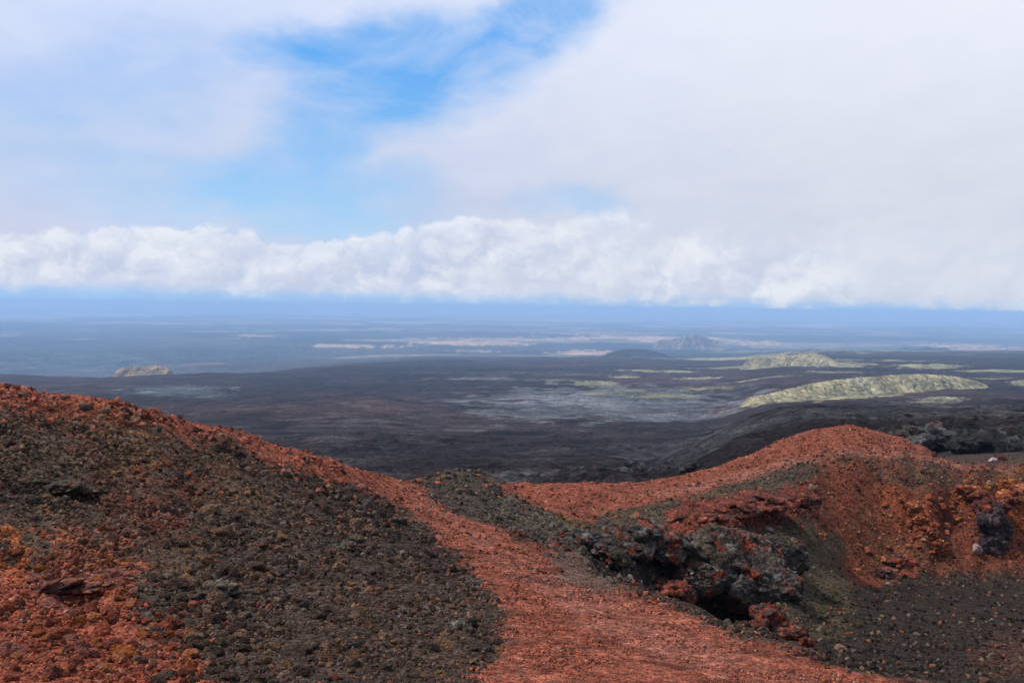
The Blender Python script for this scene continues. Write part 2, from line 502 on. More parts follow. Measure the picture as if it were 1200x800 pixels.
# ------------------------------------------------------------------ detailed land
def unit_pts(poly):
    """places in the photograph (or with their own distance) as ground bearings and log distances"""
    o = []
    for p in poly:
        if len(p) == 3:
            s, _ = sight(p[0], p[1])
            o.append((float(s) * F, math.log(p[2]) * 260.0))
        else:
            s, l = hit(*p)
            o.append((s * F, l * 260.0))
    return np.array(o)


def poly_sd(px, py, poly):
    """signed distance to a polygon, positive inside"""
    d = np.full(px.shape, 1e9)
    ins = np.zeros(px.shape, bool)
    n = len(poly)
    for i in range(n):
        ax, ay = poly[i]
        bx, by = poly[(i + 1) % n]
        ex, ey = bx - ax, by - ay
        t = np.clip(((px - ax) * ex + (py - ay) * ey) / (ex * ex + ey * ey + 1e-12), 0, 1)
        d = np.minimum(d, np.hypot(px - ax - t * ex, py - ay - t * ey))
        c = ((ay > py) != (by > py)) & (px < (bx - ax) * (py - ay) / (by - ay + 1e-12) + ax)
        ins ^= c
    return np.where(ins, d, -d)


RED = (0.198, 0.058, 0.034)
RED_D = (0.120, 0.030, 0.019)
RED_P = (0.242, 0.096, 0.068)
ORANGE = (0.300, 0.085, 0.025)
BLACK = (0.025, 0.0185, 0.0150)
BROWN = (0.050, 0.0325, 0.025)
OLIVE = (0.068, 0.051, 0.032)
GREY = (0.080, 0.065, 0.049)
REDBR = (0.125, 0.037, 0.020)
B = 9.0  # a distance in front of the picture

PAINT = [  # outline, colour, softness, ragged edge, strength
    ([(-150, 425), (0, 450), (110, 466), (230, 500), (300, 516), (400, 545), (430, 570), (330, 580), (250, 640), (200, 720), (-150, 700)], (0.072, 0.0465, 0.032), 40, 30, 0.85),
    ([(300, 530), (430, 572), (500, 615), (555, 665), (590, 710), (600, 800, 3), (300, 800, 3), (250, 700), (250, 600)], BROWN, 30, 30, 0.9),
    ([(380, 556), (430, 574), (500, 618), (555, 668), (520, 680), (460, 640), (400, 600)], BLACK, 16, 16, 0.8),
    ([(-200, 420, 26), (0, 447, 27), (150, 470, 30), (300, 515, 36), (400, 540, 42), (470, 560, 52), (440, 576), (410, 566), (350, 550), (300, 533), (230, 513), (170, 494), (110, 483), (60, 474), (0, 463), (-200, 440)], RED, 9, 9, 0.95),
    ([(455, 560, 46), (485, 563), (507, 585), (525, 600), (562, 610), (600, 625), (640, 640), (685, 655), (722, 685), (760, 700), (820, 724), (880, 749), (940, 768), (1000, 785), (1100, 802), (1200, 840, 3), (600, 800, 2.5), (560, 800), (592, 750), (584, 706), (552, 662), (500, 616), (468, 596), (430, 574), (400, 560)], RED, 14, 18, 1.0),
    ([(480, 568), (500, 590), (560, 640), (640, 700), (720, 745), (830, 790), (950, 800), (900, 775), (780, 730), (690, 690), (600, 650), (540, 615), (505, 590)], RED_P, 24, 24, 0.55),
    ([(640, 650), (700, 664), (722, 686), (740, 694), (690, 690), (650, 672)], GREY, 10, 12, 0.75),
    ([(488, 560), (530, 550), (560, 552, 50), (592, 568), (625, 590), (660, 610), (700, 640), (722, 680), (700, 664), (640, 642), (565, 612), (508, 586)], (0.050, 0.040, 0.031), 10, 10, 0.95),
    ([(590, 580), (640, 598), (690, 625), (690, 640), (640, 630), (590, 605)], GREY, 16, 12, 0.9),
    ([(640, 588), (690, 612), (720, 640), (690, 632), (650, 605)], (0.135, 0.090, 0.032), 10, 10, 0.5),
    ([(585, 568), (740, 566), (800, 556), (850, 545), (900, 524), (950, 507), (1000, 500), (1040, 514), (1080, 531), (1120, 543), (1200, 546), (1400, 547), (1400, 553), (1200, 552), (1120, 549), (1060, 541), (1000, 534), (965, 537), (905, 553), (850, 569), (800, 585), (740, 597), (710, 603), (690, 612), (650, 601), (620, 590), (585, 577)], RED, 8, 9, 1.0),
    ([(580, 560, 68), (740, 560, 75), (850, 540, 83), (900, 520, 89), (1000, 495, 95), (1040, 510, 92), (1090, 530, 84), (1080, 531), (1000, 503), (850, 548), (740, 568), (590, 570)], RED, 8, 4, 1.0),
    ([(720, 584), (800, 570), (860, 554), (930, 536), (1000, 526), (1060, 533), (1130, 544), (1200, 548), (1200, 550), (1130, 549), (1060, 541), (1000, 534), (930, 546), (860, 563), (800, 578)], RED_P, 5, 3, 0.8),
    ([(700, 606), (760, 594), (850, 572), (905, 556), (985, 546), (975, 575), (900, 585), (830, 592), (780, 612), (730, 625)], OLIVE, 9, 10, 0.9),
    ([(860, 572), (905, 558), (970, 548), (960, 572), (900, 580)], (0.040, 0.038, 0.028), 9, 9, 0.7),
    ([(770, 640), (800, 592), (870, 582), (960, 572), (965, 600), (920, 618), (860, 622), (800, 640)], (0.165, 0.035, 0.024), 9, 10, 0.95),
    ([(690, 615), (760, 620), (800, 640), (800, 700), (740, 690), (715, 670), (690, 645)], (0.048, 0.034, 0.030), 8, 12, 0.8),
    ([(960, 545), (1010, 538), (1100, 552), (1400, 556), (1400, 684), (1200, 677), (1080, 674), (1010, 690), (960, 700), (925, 690), (940, 640), (925, 610), (960, 585)], REDBR, 9, 10, 1.0),
    ([(1030, 552), (1110, 556), (1130, 575), (1080, 580), (1040, 575), (1020, 562)], OLIVE, 10, 8, 0.85),
    ([(1160, 553), (1300, 556), (1300, 572), (1160, 570)], (0.11, 0.048, 0.024), 9, 8, 0.8),
    ([(1030, 572), (1060, 576), (1075, 590), (1100, 640), (1060, 630), (1040, 600), (1010, 590)], (0.200, 0.045, 0.018), 10, 10, 0.8),
    ([(1120, 575), (1400, 570), (1400, 640), (1200, 640), (1150, 610), (1115, 590)], (0.185, 0.046, 0.014), 10, 10, 0.85),
    ([(1090, 585), (1120, 595), (1150, 620), (1120, 618), (1095, 600)], (0.070, 0.016, 0.012), 8, 6, 0.8),
    ([(1010, 600), (1060, 640), (1100, 665), (1040, 665), (1000, 630)], (0.105, 0.050, 0.024), 14, 12, 0.7),
    ([(905, 612), (945, 606), (985, 640), (1000, 690), (960, 720), (930, 740), (900, 700), (900, 650)], (0.056, 0.047, 0.029), 10, 10, 0.9),
    ([(980, 700), (1012, 690), (1055, 680), (1120, 677), (1200, 677), (1400, 680), (1400, 900, 9), (1100, 802), (1000, 787), (955, 770), (940, 755), (950, 720)], BLACK, 7, 8, 1.0),
    ([(930, 700), (980, 680), (1000, 700), (990, 740), (950, 750)], (0.058, 0.042, 0.024), 10, 12, 0.7),
    ([(1140, 760), (1200, 735), (1300, 740), (1260, 790), (1150, 790)], (0.062, 0.030, 0.022), 16, 16, 0.8),
    ([(100, 560), (170, 545), (240, 570), (200, 620), (150, 655), (110, 640), (120, 600)], (0.098, 0.036, 0.024), 22, 24, 0.75),
    ([(210, 520), (270, 540), (270, 580), (200, 560)], (0.095, 0.040, 0.024), 18, 20, 0.6),
    ([(-200, 640), (0, 650), (70, 655), (150, 640), (158, 670), (150, 700), (180, 740), (235, 775), (245, 800, 7), (-200, 800, 5)], (0.205, 0.054, 0.030), 16, 24, 0.95),
    ([(-100, 625), (10, 628), (60, 652), (150, 645), (145, 660), (60, 668), (0, 648), (-100, 640)], ORANGE, 8, 10, 0.75),
    ([(40, 660), (130, 655), (150, 670), (90, 700), (50, 700)], (0.080, 0.034, 0.028), 10, 14, 0.7),
    ([(726, 655), (760, 650), (800, 655), (800, 700), (760, 700), (740, 690)], (0.017, 0.015, 0.014), 7, 7, 0.9),  # shade of the hollow under the rocks, painted near black into the ground colour
    ([(120, 500), (170, 505), (175, 530), (140, 535)], (0.125, 0.080, 0.036), 14, 16, 0.5),
    ([(265, 560), (330, 575), (310, 600), (265, 595)], (0.110, 0.068, 0.034), 14, 16, 0.45),
    ([(0, 560), (100, 560), (110, 580), (0, 590)], BLACK, 12, 14, 0.7),
]

# mounds, hollows and gullies: place, half sizes in photograph pixels, height in metres, (optional own distance)
DENTS = [
    (40, 572, 45, 6, -0.14), (70, 585, 40, 6, 0.10), (90, 700, 38, 6, -0.13), (110, 690, 45, 7, 0.12), (30, 650, 60, 8, 0.10),
    (150, 640, 25, 18, -0.15), (210, 690, 50, 12, -0.10), (230, 660, 26, 10, 0.12), (320, 650, 30, 8, 0.10), (405, 645, 25, 8, 0.10),
    (395, 635, 22, 6, -0.15), (545, 748, 25, 14, 0.09), (505, 772, 22, 6, -0.09), (180, 720, 25, 14, 0.12), (220, 745, 30, 10, -0.10),
    (900, 605, 50, 6, -0.9), (870, 596, 60, 5, 0.5), (945, 596, 20, 6, 0.5), (1080, 560, 30, 8, 0.3),
    (1115, 605, 14, 24, -1.0), (1088, 620, 14, 34, 0.8), (1150, 630, 18, 26, 0.6), (1190, 600, 22, 14, 0.5), (1130, 640, 9, 28, -0.5),
    (1035, 590, 14, 22, -0.4), (1060, 570, 30, 5, -0.3), (1000, 620, 18, 40, 0.4), (960, 660, 18, 30, -0.5),
    (1000, 540, 26, 4, 0.15), (1060, 522, 14, 4, 0.4), (1085, 531, 12, 3, 0.35),
]


def dent_field(px, py):
    o = np.zeros_like(px)
    for d in DENTS:
        s, l = hit(d[0], d[1])
        _, l1 = hit(d[0], d[1] - d[3])
        _, l0 = hit(d[0], d[1] + d[3])
        rl = max((l1 - l0) * 0.5, 0.006) * 260
        q = ((px - s * F) / d[2]) ** 2 + ((py - l * 260) / rl) ** 2
        o += d[4] * np.exp(-q * 1.2)
    return o


def grid_mesh(name, X, Y, Z, col, mat, smooth=True, extra=None):
    ni, nj = X.shape
    n = ni * nj
    me = bpy.data.meshes.new(name)
    co = np.stack([X.ravel(), Y.ravel(), Z.ravel()], 1).astype(np.float32)
    idx = np.arange(n).reshape(ni, nj)
    q = np.stack([idx[:-1, :-1], idx[1:, :-1], idx[1:, 1:], idx[:-1, 1:]], -1).reshape(-1, 4)
    me.vertices.add(n)
    me.vertices.foreach_set('co', co.ravel())
    me.loops.add(q.size)
    me.loops.foreach_set('vertex_index', q.ravel().astype(np.int32))
    me.polygons.add(len(q))
    me.polygons.foreach_set('loop_start', np.arange(0, q.size, 4, dtype=np.int32))
    me.polygons.foreach_set('loop_total', np.full(len(q), 4, np.int32))
    me.polygons.foreach_set('use_smooth', np.full(len(q), smooth, bool))
    me.update()
    a = me.attributes.new('albedo', 'FLOAT_COLOR', 'POINT')
    a.data.foreach_set('color', np.concatenate([col.reshape(-1, 3), np.ones((n, 1))], 1).astype(np.float32).ravel())
    me.materials.append(mat)
    o = bpy.data.objects.new(name, me)
    C.objects.link(o)
    return o


# ------------------------------------------------------------------ materials
def surface(name, bump=0.02, grain=((60.0, 0.5), (20.0, 0.4), (6.0, 0.35)), source='albedo', rough=0.95, speck=0.0, warp=0.0, noisy=0.35, broad=()):
    m = bpy.data.materials.new(name)
    m.use_nodes = True
    nt = m.node_tree
    nt.nodes.clear()
    g = G(nt)
    out = g.n('ShaderNodeOutputMaterial')
    bs = g.n('ShaderNodeBsdfPrincipled')
    nt.links.new(bs.outputs[0], out.inputs[0])
    bs.inputs['Roughness'].default_value = rough
    bs.inputs['Specular IOR Level'].default_value = 0.04
    if source == 'albedo':
        base = g.n('ShaderNodeAttribute', attribute_name='albedo').outputs['Color']
    elif source == 'instance':
        base = g.n('ShaderNodeAttribute', attribute_name='stone_col', attribute_type='INSTANCER').outputs['Color']
    else:
        base = g.n('ShaderNodeObjectInfo').outputs['Color']
    if source == 'albedo':
        pos = g.n('ShaderNodeNewGeometry').outputs['Position']
    else:
        pos = g.n('ShaderNodeTexCoord').outputs['Object']
    k = None
    hh = None
    for sc, am in grain:
        v = g.n('ShaderNodeTexVoronoi', feature='F1')
        nt.links.new(pos, v.inputs['Vector'])
        v.inputs['Scale'].default_value = sc
        r = g.n('ShaderNodeSeparateColor')
        nt.links.new(v.outputs['Color'], r.inputs[0])
        f = g.lin(r.outputs[0], 0, 1, 1 - am, 1 + am)
        k = f if k is None else g.m('MULTIPLY', k, f)
        h = g.m('MULTIPLY', g.m('SUBTRACT', 1.0, v.outputs['Distance']), 1.0 / sc)
        h = g.m('MULTIPLY', h, g.lin(r.outputs[1], 0, 1, 0.4, 1.4))
        hh = h if hh is None else g.m('ADD', hh, h)
    nz = g.noise(pos, grain[-1][0] * 0.5, 6, 0.65)
    k = g.m('MULTIPLY', k, g.lin(nz, 0.3, 0.7, 1 - noisy, 1 + noisy))
    for sc, am in broad:
        k = g.m('MULTIPLY', k, g.lin(g.noise(pos, sc, 8, 0.68), 0.32, 0.68, 1 - am, 1 + am))
    col = g.vm('MULTIPLY', base, g.xyz(k, k, k))
    if speck > 0:            # scattered pale and rusty grains among the darker ones
        v = g.n('ShaderNodeTexVoronoi', feature='F1')
        nt.links.new(pos, v.inputs['Vector'])
        v.inputs['Scale'].default_value = grain[1][0] * 1.3
        r = g.n('ShaderNodeSeparateColor')
        nt.links.new(v.outputs['Color'], r.inputs[0])
        sel = g.m('MULTIPLY', g.m('GREATER_THAN', r.outputs[2], 0.86), g.m('LESS_THAN', v.outputs['Distance'], 0.5))
        tint = g.mix(r.outputs[0], (0.17, 0.10, 0.055, 1), (0.13, 0.115, 0.10, 1))
        col = g.mix(g.m('MULTIPLY', sel, speck), col, tint)
    g.put(bs.inputs['Base Color'], col)
    bp = g.n('ShaderNodeBump')
    bp.inputs['Strength'].default_value = 0.9
    bp.inputs['Distance'].default_value = bump
    hh = g.m('ADD', hh, g.m('MULTIPLY', nz, 1.2 / grain[-1][0]))
    g.put(bp.inputs['Height'], g.m('MULTIPLY', hh, grain[0][0]))
    if bump > 0:
        nt.links.new(bp.outputs[0], bs.inputs['Normal'])
    return m


M_GROUND = surface('scoria_and_cinder', 0.010, ((40.0, 0.5), (15.0, 0.42), (5.0, 0.25)), speck=0.6, broad=((0.9, 0.22),))
M_PLAIN = surface('lava_field', 1.0, ((0.9, 0.35), (0.22, 0.30), (0.03, 0.25)), broad=((0.016, 0.40), (0.0022, 0.32)))
M_HILL = surface('scrub_hill', 2.5, ((0.22, 0.25), (0.09, 0.25), (0.02, 0.15)))
M_CRAG = surface('craggy_lava', 0.03, ((14.0, 0.35), (5.0, 0.35), (1.6, 0.3)))
M_CRAG_FAR = surface('craggy_lava_far', 0.15, ((3.0, 0.35), (1.0, 0.35), (0.4, 0.3)))
M_ROCK = surface('vesicular_rock', 0.012, ((26.0, 0.30), (9.0, 0.28), (3.0, 0.25)), source='object')
M_PEBBLE = surface('loose_stones', 0.0, ((5.0, 0.25), (2.5, 0.2), (1.2, 0.15)), source='instance')

# ---- near ground -------------------------------------------------------
s_in = np.linspace(-0.60, 0.62, 790)
s_all = np.concatenate([np.linspace(-1.5, -0.615, 36), s_in, np.linspace(0.635, 1.5, 36)])
l_all = np.concatenate([np.linspace(math.log(2.2), math.log(8.0), 50)[:-1], np.linspace(math.log(8.0), math.log(24), 400)[:-1], np.linspace(math.log(24), math.log(95), 390)[:-1], np.linspace(math.log(95), math.log(125), 40)])
GS, GL = np.meshgrid(s_all, l_all, indexing='ij')
GY = np.exp(GL)
GX = GS * GY
sc_ = np.clip(GS, -0.79, 0.79)
GT = bil(TT, sc_.ravel(), GL.ravel()).reshape(GS.shape)
PX, PY = GS * F, GL * 260.0
dent = dent_field(PX, PY)


def paint(px, py, X, Y):
    """own colour of the ground: which cinder lies where, plus the shade painted into the dark hollow"""
    shp = px.shape
    big = fbm2(X / 2.6, Y / 2.6, 5, 3)
    bigb = fbm2(X / 0.9, Y / 0.9, 4, 8)
    fine = fbm2(X / 0.25, Y / 0.25, 3, 15)
    col = np.empty(shp + (3,))
    col[:] = (0.050, 0.034, 0.026)
    rag = 0.7 * big + 1.1 * bigb + 0.9 * fine
    for poly, c, soft, ragw, st in PAINT:
        q = unit_pts(poly)
        lo, hi = q.min(0) - 3 * (soft + ragw), q.max(0) + 3 * (soft + ragw)
        sel = (px > lo[0]) & (px < hi[0]) & (py > lo[1]) & (py < hi[1])
        if not sel.any():
            continue
        d = poly_sd(px[sel], py[sel], q) + rag[sel] * ragw * 1.5
        m = (sstep(d, -soft * 0.5, soft * 0.5) * st)[:, None]
        col[sel] = col[sel] * (1 - m) + np.array(c) * m
    # mixed-in stones of other colours and washes down the slope
    mot = fbm2(X / 1.4 + 31, Y / 1.4, 5, 21)
    red = col[..., 0] / np.maximum(col[..., 1], 1e-4)
    dk = (sstep(mot, 0.10, 0.45) * 0.55)[..., None]
    col = col * (1 - dk * 0.6)
    br = (sstep(fbm2(X / 0.7, Y / 0.7 + 9, 4, 44), 0.12, 0.5) * 0.5)[..., None]
    warm = np.where((red > 3)[..., None], (1.25, 1.35, 1.35), (1.5, 1.25, 1.02))
    col = col * (1 + br * (warm - 1))
    clast = worley2(X / 0.13, Y / 0.13, 5)[2]
    col = col * (0.72 + 0.56 * clast)[..., None]
    return np.clip(col, 0.008, 0.6)


GC = paint(PX, PY, GX, GY)
redness = sstep(GC[..., 0] / GC[..., 1], 2.2, 3.6)
# relief: lumps of clinker, rougher away from the trodden path
path_q = unit_pts(PAINT[4][0])
path_m = sstep(poly_sd(PX, PY, path_q), -6, 12)
ridge_q = unit_pts(PAINT[10][0])
path_m = np.maximum(path_m, sstep(poly_sd(PX, PY, ridge_q), -4, 6))
gravel_m = sstep(poly_sd(PX, PY, unit_pts(PAINT[25][0])), -6, 10)
wall_m = sstep(poly_sd(PX, PY, unit_pts(next(p for p in PAINT if p[1] == REDBR)[0])), -4, 10)
fade_near = sstep(GY, 2.0, 8.0)
rough = (1 - 0.80 * path_m) * (1 - 0.55 * gravel_m) * (1 - 0.45 * wall_m)
w1, w2, wr = worley2(GX / 0.34 + 0.25 * fbm2(GX / 0.2, GY / 0.2, 2, 6), GY / 0.34, 2)
v1, v2, vr = worley2(GX / 0.95 + 0.25 * fbm2(GX / 0.5, GY / 0.5, 2, 7), GY / 0.95, 12)
rel = 0.16 * fbm2(GX / 3.2, GY / 3.2, 5, 30, 0.55)
patch = sstep(fbm2(GX / 1.7, GY / 1.7, 3, 77), -0.10, 0.30)
rel += 0.060 * np.clip(1 - w1 * 1.5, 0, 1) * wr ** 2 * (0.25 + patch)
rel += 0.20 * np.clip(1 - v1 * 1.5, 0, 1) * np.clip(vr - 0.6, 0, 1) ** 1.5 * 2 * (0.2 + patch)
rel += 0.05 * fbm2(GX / 0.45, GY / 0.45, 4, 50, 0.6)
far_lump = sstep(GY, 34, 48) * (1 - 0.7 * path_m) * (1 - 0.8 * gravel_m)
u1, u2, ur = worley2(GX / 1.5, GY / 1.5 + 0.3 * fbm2(GX / 0.8, GY / 0.8, 2, 7), 22)
rel += far_lump * 0.6 * (0.35 * np.clip(1 - u1 * 1.4, 0, 1) * np.clip(ur - 0.45, 0, 1) * 1.6 + 0.22 * fbm2(GX / 2.0, GY / 5.0, 4, 61, 0.6, True))
path_fine = 0.018 * fbm2(GX / 0.22, GY / 0.22, 3, 91) + 0.05 * fbm2(GX / 1.3, GY / 1.3, 3, 92)
# trodden prints along the near path
prints = np.zeros_like(GX)
_tr = [np.array((h[0] * math.exp(h[1]), math.exp(h[1]))) for h in (hit(*q) for q in ((900, 792), (800, 752), (700, 704), (620, 655), (555, 606), (505, 580)))]
rf = random.Random(8)
for lane in (-0.55, 0.0, 0.5):
    for a_, b_ in zip(_tr[:-1], _tr[1:]):
        L_ = np.linalg.norm(b_ - a_)
        dv = (b_ - a_) / L_
        nv_ = np.array((-dv[1], dv[0]))
        for k_ in range(int(L_ / 0.6)):
            c_ = a_ + dv * (k_ * 0.6 + rf.uniform(-0.12, 0.12)) + nv_ * (lane + (0.13 if k_ % 2 else -0.13) + rf.uniform(-0.15, 0.15))
            i0, i1 = np.searchsorted(s_all, c_[0] / c_[1] + np.array((-0.4, 0.4)) / c_[1])
            j0, j1 = np.searchsorted(l_all, np.log(c_[1] + np.array((-0.4, 0.4))))
            dx, dy = GX[i0:i1, j0:j1] - c_[0], GY[i0:i1, j0:j1] - c_[1]
            al, ac = dx * dv[0] + dy * dv[1], dx * nv_[0] + dy * nv_[1]
            q_ = np.hypot(al / 0.16, ac / 0.075)
            prints[i0:i1, j0:j1] += rf.uniform(0.4, 1.0) * (-0.035 * np.exp(-q_ ** 4) + 0.014 * np.exp(-((q_ - 1.35) / 0.35) ** 2))
GT = GT - 0.0115 * (1 - sstep(PX, -600, -330)) * sstep(GY, 15.5, 19.5)      # the crest of the left hill stands a little lower
GZ = GT * GY + prints + (rel * rough + path_fine + dent) * fade_near * (1 - sstep(GY, 98, 114))
ground = grid_mesh('ground', GX, GY, GZ, GC, M_GROUND)
ground['kind'] = 'structure'
ZN = GZ / GY                                   # slope table of the finished surface
RMN = np.maximum.accumulate(ZN, axis=1)


def land_z(X, Y):
    """height of the finished near ground"""
    s, l = X / Y, math.log(Y)
    i = int(np.clip(np.searchsorted(s_all, s) - 1, 0, len(s_all) - 2))
    j = int(np.clip(np.searchsorted(l_all, l) - 1, 0, len(l_all) - 2))
    a = (s - s_all[i]) / (s_all[i + 1] - s_all[i])
    b = (l - l_all[j]) / (l_all[j + 1] - l_all[j])
    z = (GZ[i, j] * (1 - a) + GZ[i + 1, j] * a) * (1 - b) + (GZ[i, j + 1] * (1 - a) + GZ[i + 1, j + 1] * a) * b
    return float(z)


# ---- lava field and plain ----------------------------------------------
ps = np.linspace(-0.72, 0.72, 680)
l_mid = np.concatenate([np.linspace(math.log(118), math.log(700), 280)[:-1], np.linspace(math.log(700), math.log(5000), 180)[:-1], np.linspace(math.log(5000), math.log(8000), 30)[:-1]])
le = np.full(len(ps), math.log(100000.0))
LL = np.concatenate([np.repeat(l_mid[None], len(ps), 0), math.log(8000) + np.linspace(0, 1, 90)[None] * (le[:, None] - math.log(8000))], 1)
SS = np.repeat(ps[:, None], LL.shape[1], 1)
YY = np.exp(LL)
XX = SS * YY
TTp = bil(TT, SS.ravel(), LL.ravel()).reshape(SS.shape)
ZZ = TTp * YY
far = sstep(YY, 7500, 10500)
ZZ = ZZ * (1 - far) - Z_FAR * far
relp = np.zeros_like(ZZ)
for k, lam in enumerate((420, 210, 105, 52, 26, 13, 6.5, 3.2)):
    on = sstep(YY, lam * 5, lam * 10) * sstep(lam / YY, 0.010, 0.028) if lam > 60 else sstep(lam / YY, 0.008, 0.024)
    nn = fbm2(XX / lam + 5.1 * k, YY / lam, 2, 100 + k, 0.5, True)
    lump = fbm2(XX / (lam * 4), YY / (lam * 4), 2, 140 + k)
    relp += on * lam * ((0.070 if lam < 20 else 0.045) if lam < 60 else 0.018) * (nn * 0.8 + 0.2) * (0.55 + 1.3 * sstep(lump, -0.1, 0.35))
relp *= sstep(YY, 100, 150) * (1 - far)
ZZ = ZZ + relp * sstep(YY, 122, 170) - 1.2 * (1 - sstep(YY, 118, 127))

D_LAVA, B_LAVA, G_LAVA = np.array((0.027, 0.0200, 0.0205)), np.array((0.060, 0.036, 0.034)), np.array((0.092, 0.092, 0.090))
n_a = fbm2(XX / 900, YY / 900, 6, 201, 0.55)
n_b = fbm2(XX / 240, YY / 240, 5, 211, 0.6)
n_c = fbm2(XX / 45, YY / 45, 5, 221, 0.6)
n_d = fbm2(XX / 2600, YY / 2600, 6, 231, 0.6)
PC = np.empty(SS.shape + (3,))
PC[:] = D_LAVA
k = sstep(n_a + 0.3 * n_b, -0.25, 0.3)[..., None]
PC = PC * (1 - k) + B_LAVA * k
near_f = 1 - sstep(YY, 700, 1600)
k = (sstep(n_c + 0.6 * n_b, 0.20, 0.50) * near_f * 0.65)[..., None]
PC = PC * (1 - k) + G_LAVA * 0.62 * k
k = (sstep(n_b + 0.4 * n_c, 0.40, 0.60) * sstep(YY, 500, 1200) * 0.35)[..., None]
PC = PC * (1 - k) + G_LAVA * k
# far plain: bands of dark lava and paler scrub
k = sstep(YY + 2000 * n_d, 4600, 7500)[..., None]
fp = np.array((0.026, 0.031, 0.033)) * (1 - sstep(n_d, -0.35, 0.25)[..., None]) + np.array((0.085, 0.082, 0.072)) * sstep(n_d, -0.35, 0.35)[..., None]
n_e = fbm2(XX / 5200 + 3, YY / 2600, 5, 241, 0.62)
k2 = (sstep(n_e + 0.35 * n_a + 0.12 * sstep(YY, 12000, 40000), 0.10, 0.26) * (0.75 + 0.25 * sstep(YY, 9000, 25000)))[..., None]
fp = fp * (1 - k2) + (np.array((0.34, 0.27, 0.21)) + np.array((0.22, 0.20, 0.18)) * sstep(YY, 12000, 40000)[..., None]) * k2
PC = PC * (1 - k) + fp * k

YEL, PALE, TAN, GRL = (0.30, 0.27, 0.15), (0.24, 0.23, 0.16), (0.60, 0.38, 0.24), (0.145, 0.146, 0.150)
FIELDS = [  # place, half sizes in photograph pixels, colour, strength
    (715, 474, 165, 20, GRL, 0.85), (620, 487, 60, 6, GRL, 0.7), (800, 492, 90, 5, GRL, 0.5), (575, 446, 60, 2.2, GRL, 0.8), (440, 420, 60, 2, GRL, 0.3),
    (205, 460, 55, 7, (0.10, 0.12, 0.13), 0.7), (100, 442, 110, 4, (0.10, 0.14, 0.15), 0.5), (250, 466, 25, 4, (0.10, 0.12, 0.13), 0.5), (275, 457, 8, 1.5, (0.12, 0.14, 0.15), 0.7),
    (780, 467, 32, 3.0, YEL, 0.95), (703, 462, 26, 2.0, YEL, 0.7), (700, 451, 25, 3.5, YEL, 0.85), (680, 452, 10, 2, YEL, 0.6), (770, 436, 42, 1.5, YEL, 0.95), (830, 458, 35, 2.0, YEL, 0.7),
    (860, 421, 80, 1.8, YEL, 0.95), (985, 429, 55, 1.8, YEL, 0.85), (1090, 431, 38, 2.2, YEL, 0.95), (1180, 436, 60, 1.6, YEL, 0.9), (1020, 424, 60, 1.0, YEL, 0.6),
    (1195, 452, 14, 2.0, YEL, 0.7), (1100, 473, 30, 3, PALE, 0.8), (1060, 480, 45, 3, (0.16, 0.155, 0.11), 0.5), (1010, 466, 50, 4, YEL, 0.8), (940, 471, 70, 3, YEL, 0.9),
    (900, 444, 40, 1.4, YEL, 0.8), (860, 432, 45, 1.2, YEL, 0.8), (980, 437, 35, 1.2, YEL, 0.7), (1160, 446, 30, 1.3, YEL, 0.8), (740, 459, 20, 1.4, YEL, 0.8), (820, 445, 26, 1.2, YEL, 0.7), (650, 447, 26, 1.2, YEL, 0.5), (730, 443, 22, 1.1, YEL, 0.7), (640, 440, 140, 2, GRL, 0.35), (660, 418, 30, 2.5, PALE, 0.75), (690, 414, 40, 2.6, TAN, 0.85), (745, 419, 35, 1.6, YEL, 0.6), (1000, 411, 70, 2.0, PALE, 0.8), (1150, 408, 60, 1.6, TAN, 0.7),
    (545, 402, 75, 3.0, TAN, 0.95), (410, 406, 55, 2.2, TAN, 0.85), (560, 412, 30, 1.4, TAN, 0.6), (300, 393, 28, 1.6, TAN, 0.7), (450, 385, 25, 1.4, TAN, 0.6), (590, 397, 90, 1.6, TAN, 0.6),
    (760, 396, 110, 3.0, TAN, 0.9), (700, 390, 80, 1.5, TAN, 0.5), (890, 402, 28, 2.4, TAN, 0.8), (960, 383, 25, 1.5, TAN, 0.6), (1040, 390, 25, 1.2, TAN, 0.5), (850, 380, 35, 1.4, TAN, 0.6), (600, 375, 60, 1.0, TAN, 0.5), (250, 375, 90, 1.0, TAN, 0.25), (120, 355, 150, 1.0, TAN, 0.8), (1130, 405, 50, 1.5, TAN, 0.7), (880, 412, 60, 1.2, YEL, 0.5),
    (90, 408, 120, 4, (0.04, 0.06, 0.08), 0.6), (300, 418, 130, 5, (0.04, 0.06, 0.08), 0.5), (760, 407, 120, 3, (0.04, 0.05, 0.07), 0.7), (620, 437, 90, 4, (0.018, 0.018, 0.020), 0.6),
    (1000, 398, 120, 4, (0.04, 0.06, 0.08), 0.5), (400, 505, 200, 14, (0.022, 0.019, 0.021), 0.5), (250, 500, 150, 12, (0.022, 0.019, 0.021), 0.4),
    (780, 535, 100, 10, (0.052, 0.055, 0.052), 0.5), (880, 515, 110, 12, (0.048, 0.052, 0.050), 0.6), (1080, 490, 140, 8, (0.030, 0.031, 0.030), 0.6),
]
for u, v, ru, rv, c, st in FIELDS:
    s, l = hit(u, v, 118)
    _, l1 = hit(u, v - rv, 118)
    _, l0 = hit(u, v + rv, 118)
    rl = max((l1 - l0) / 2, 1e-3)
    q = np.sqrt(((SS - s) * F / ru) ** 2 + ((LL - l) / rl) ** 2)
    sel = q < 2.0
    if not sel.any():
        continue
    lam = ru / F * math.exp(l) * 0.30
    nn = fbm2(XX[sel] / lam + u, YY[sel] / (lam * 1.6), 6, int(u), 0.62)
    m = (sstep(1.0 - q[sel] + nn * 1.5, -0.10, 0.22) * st)[:, None]
    PC[sel] = PC[sel] * (1 - m) + np.array(c) * m
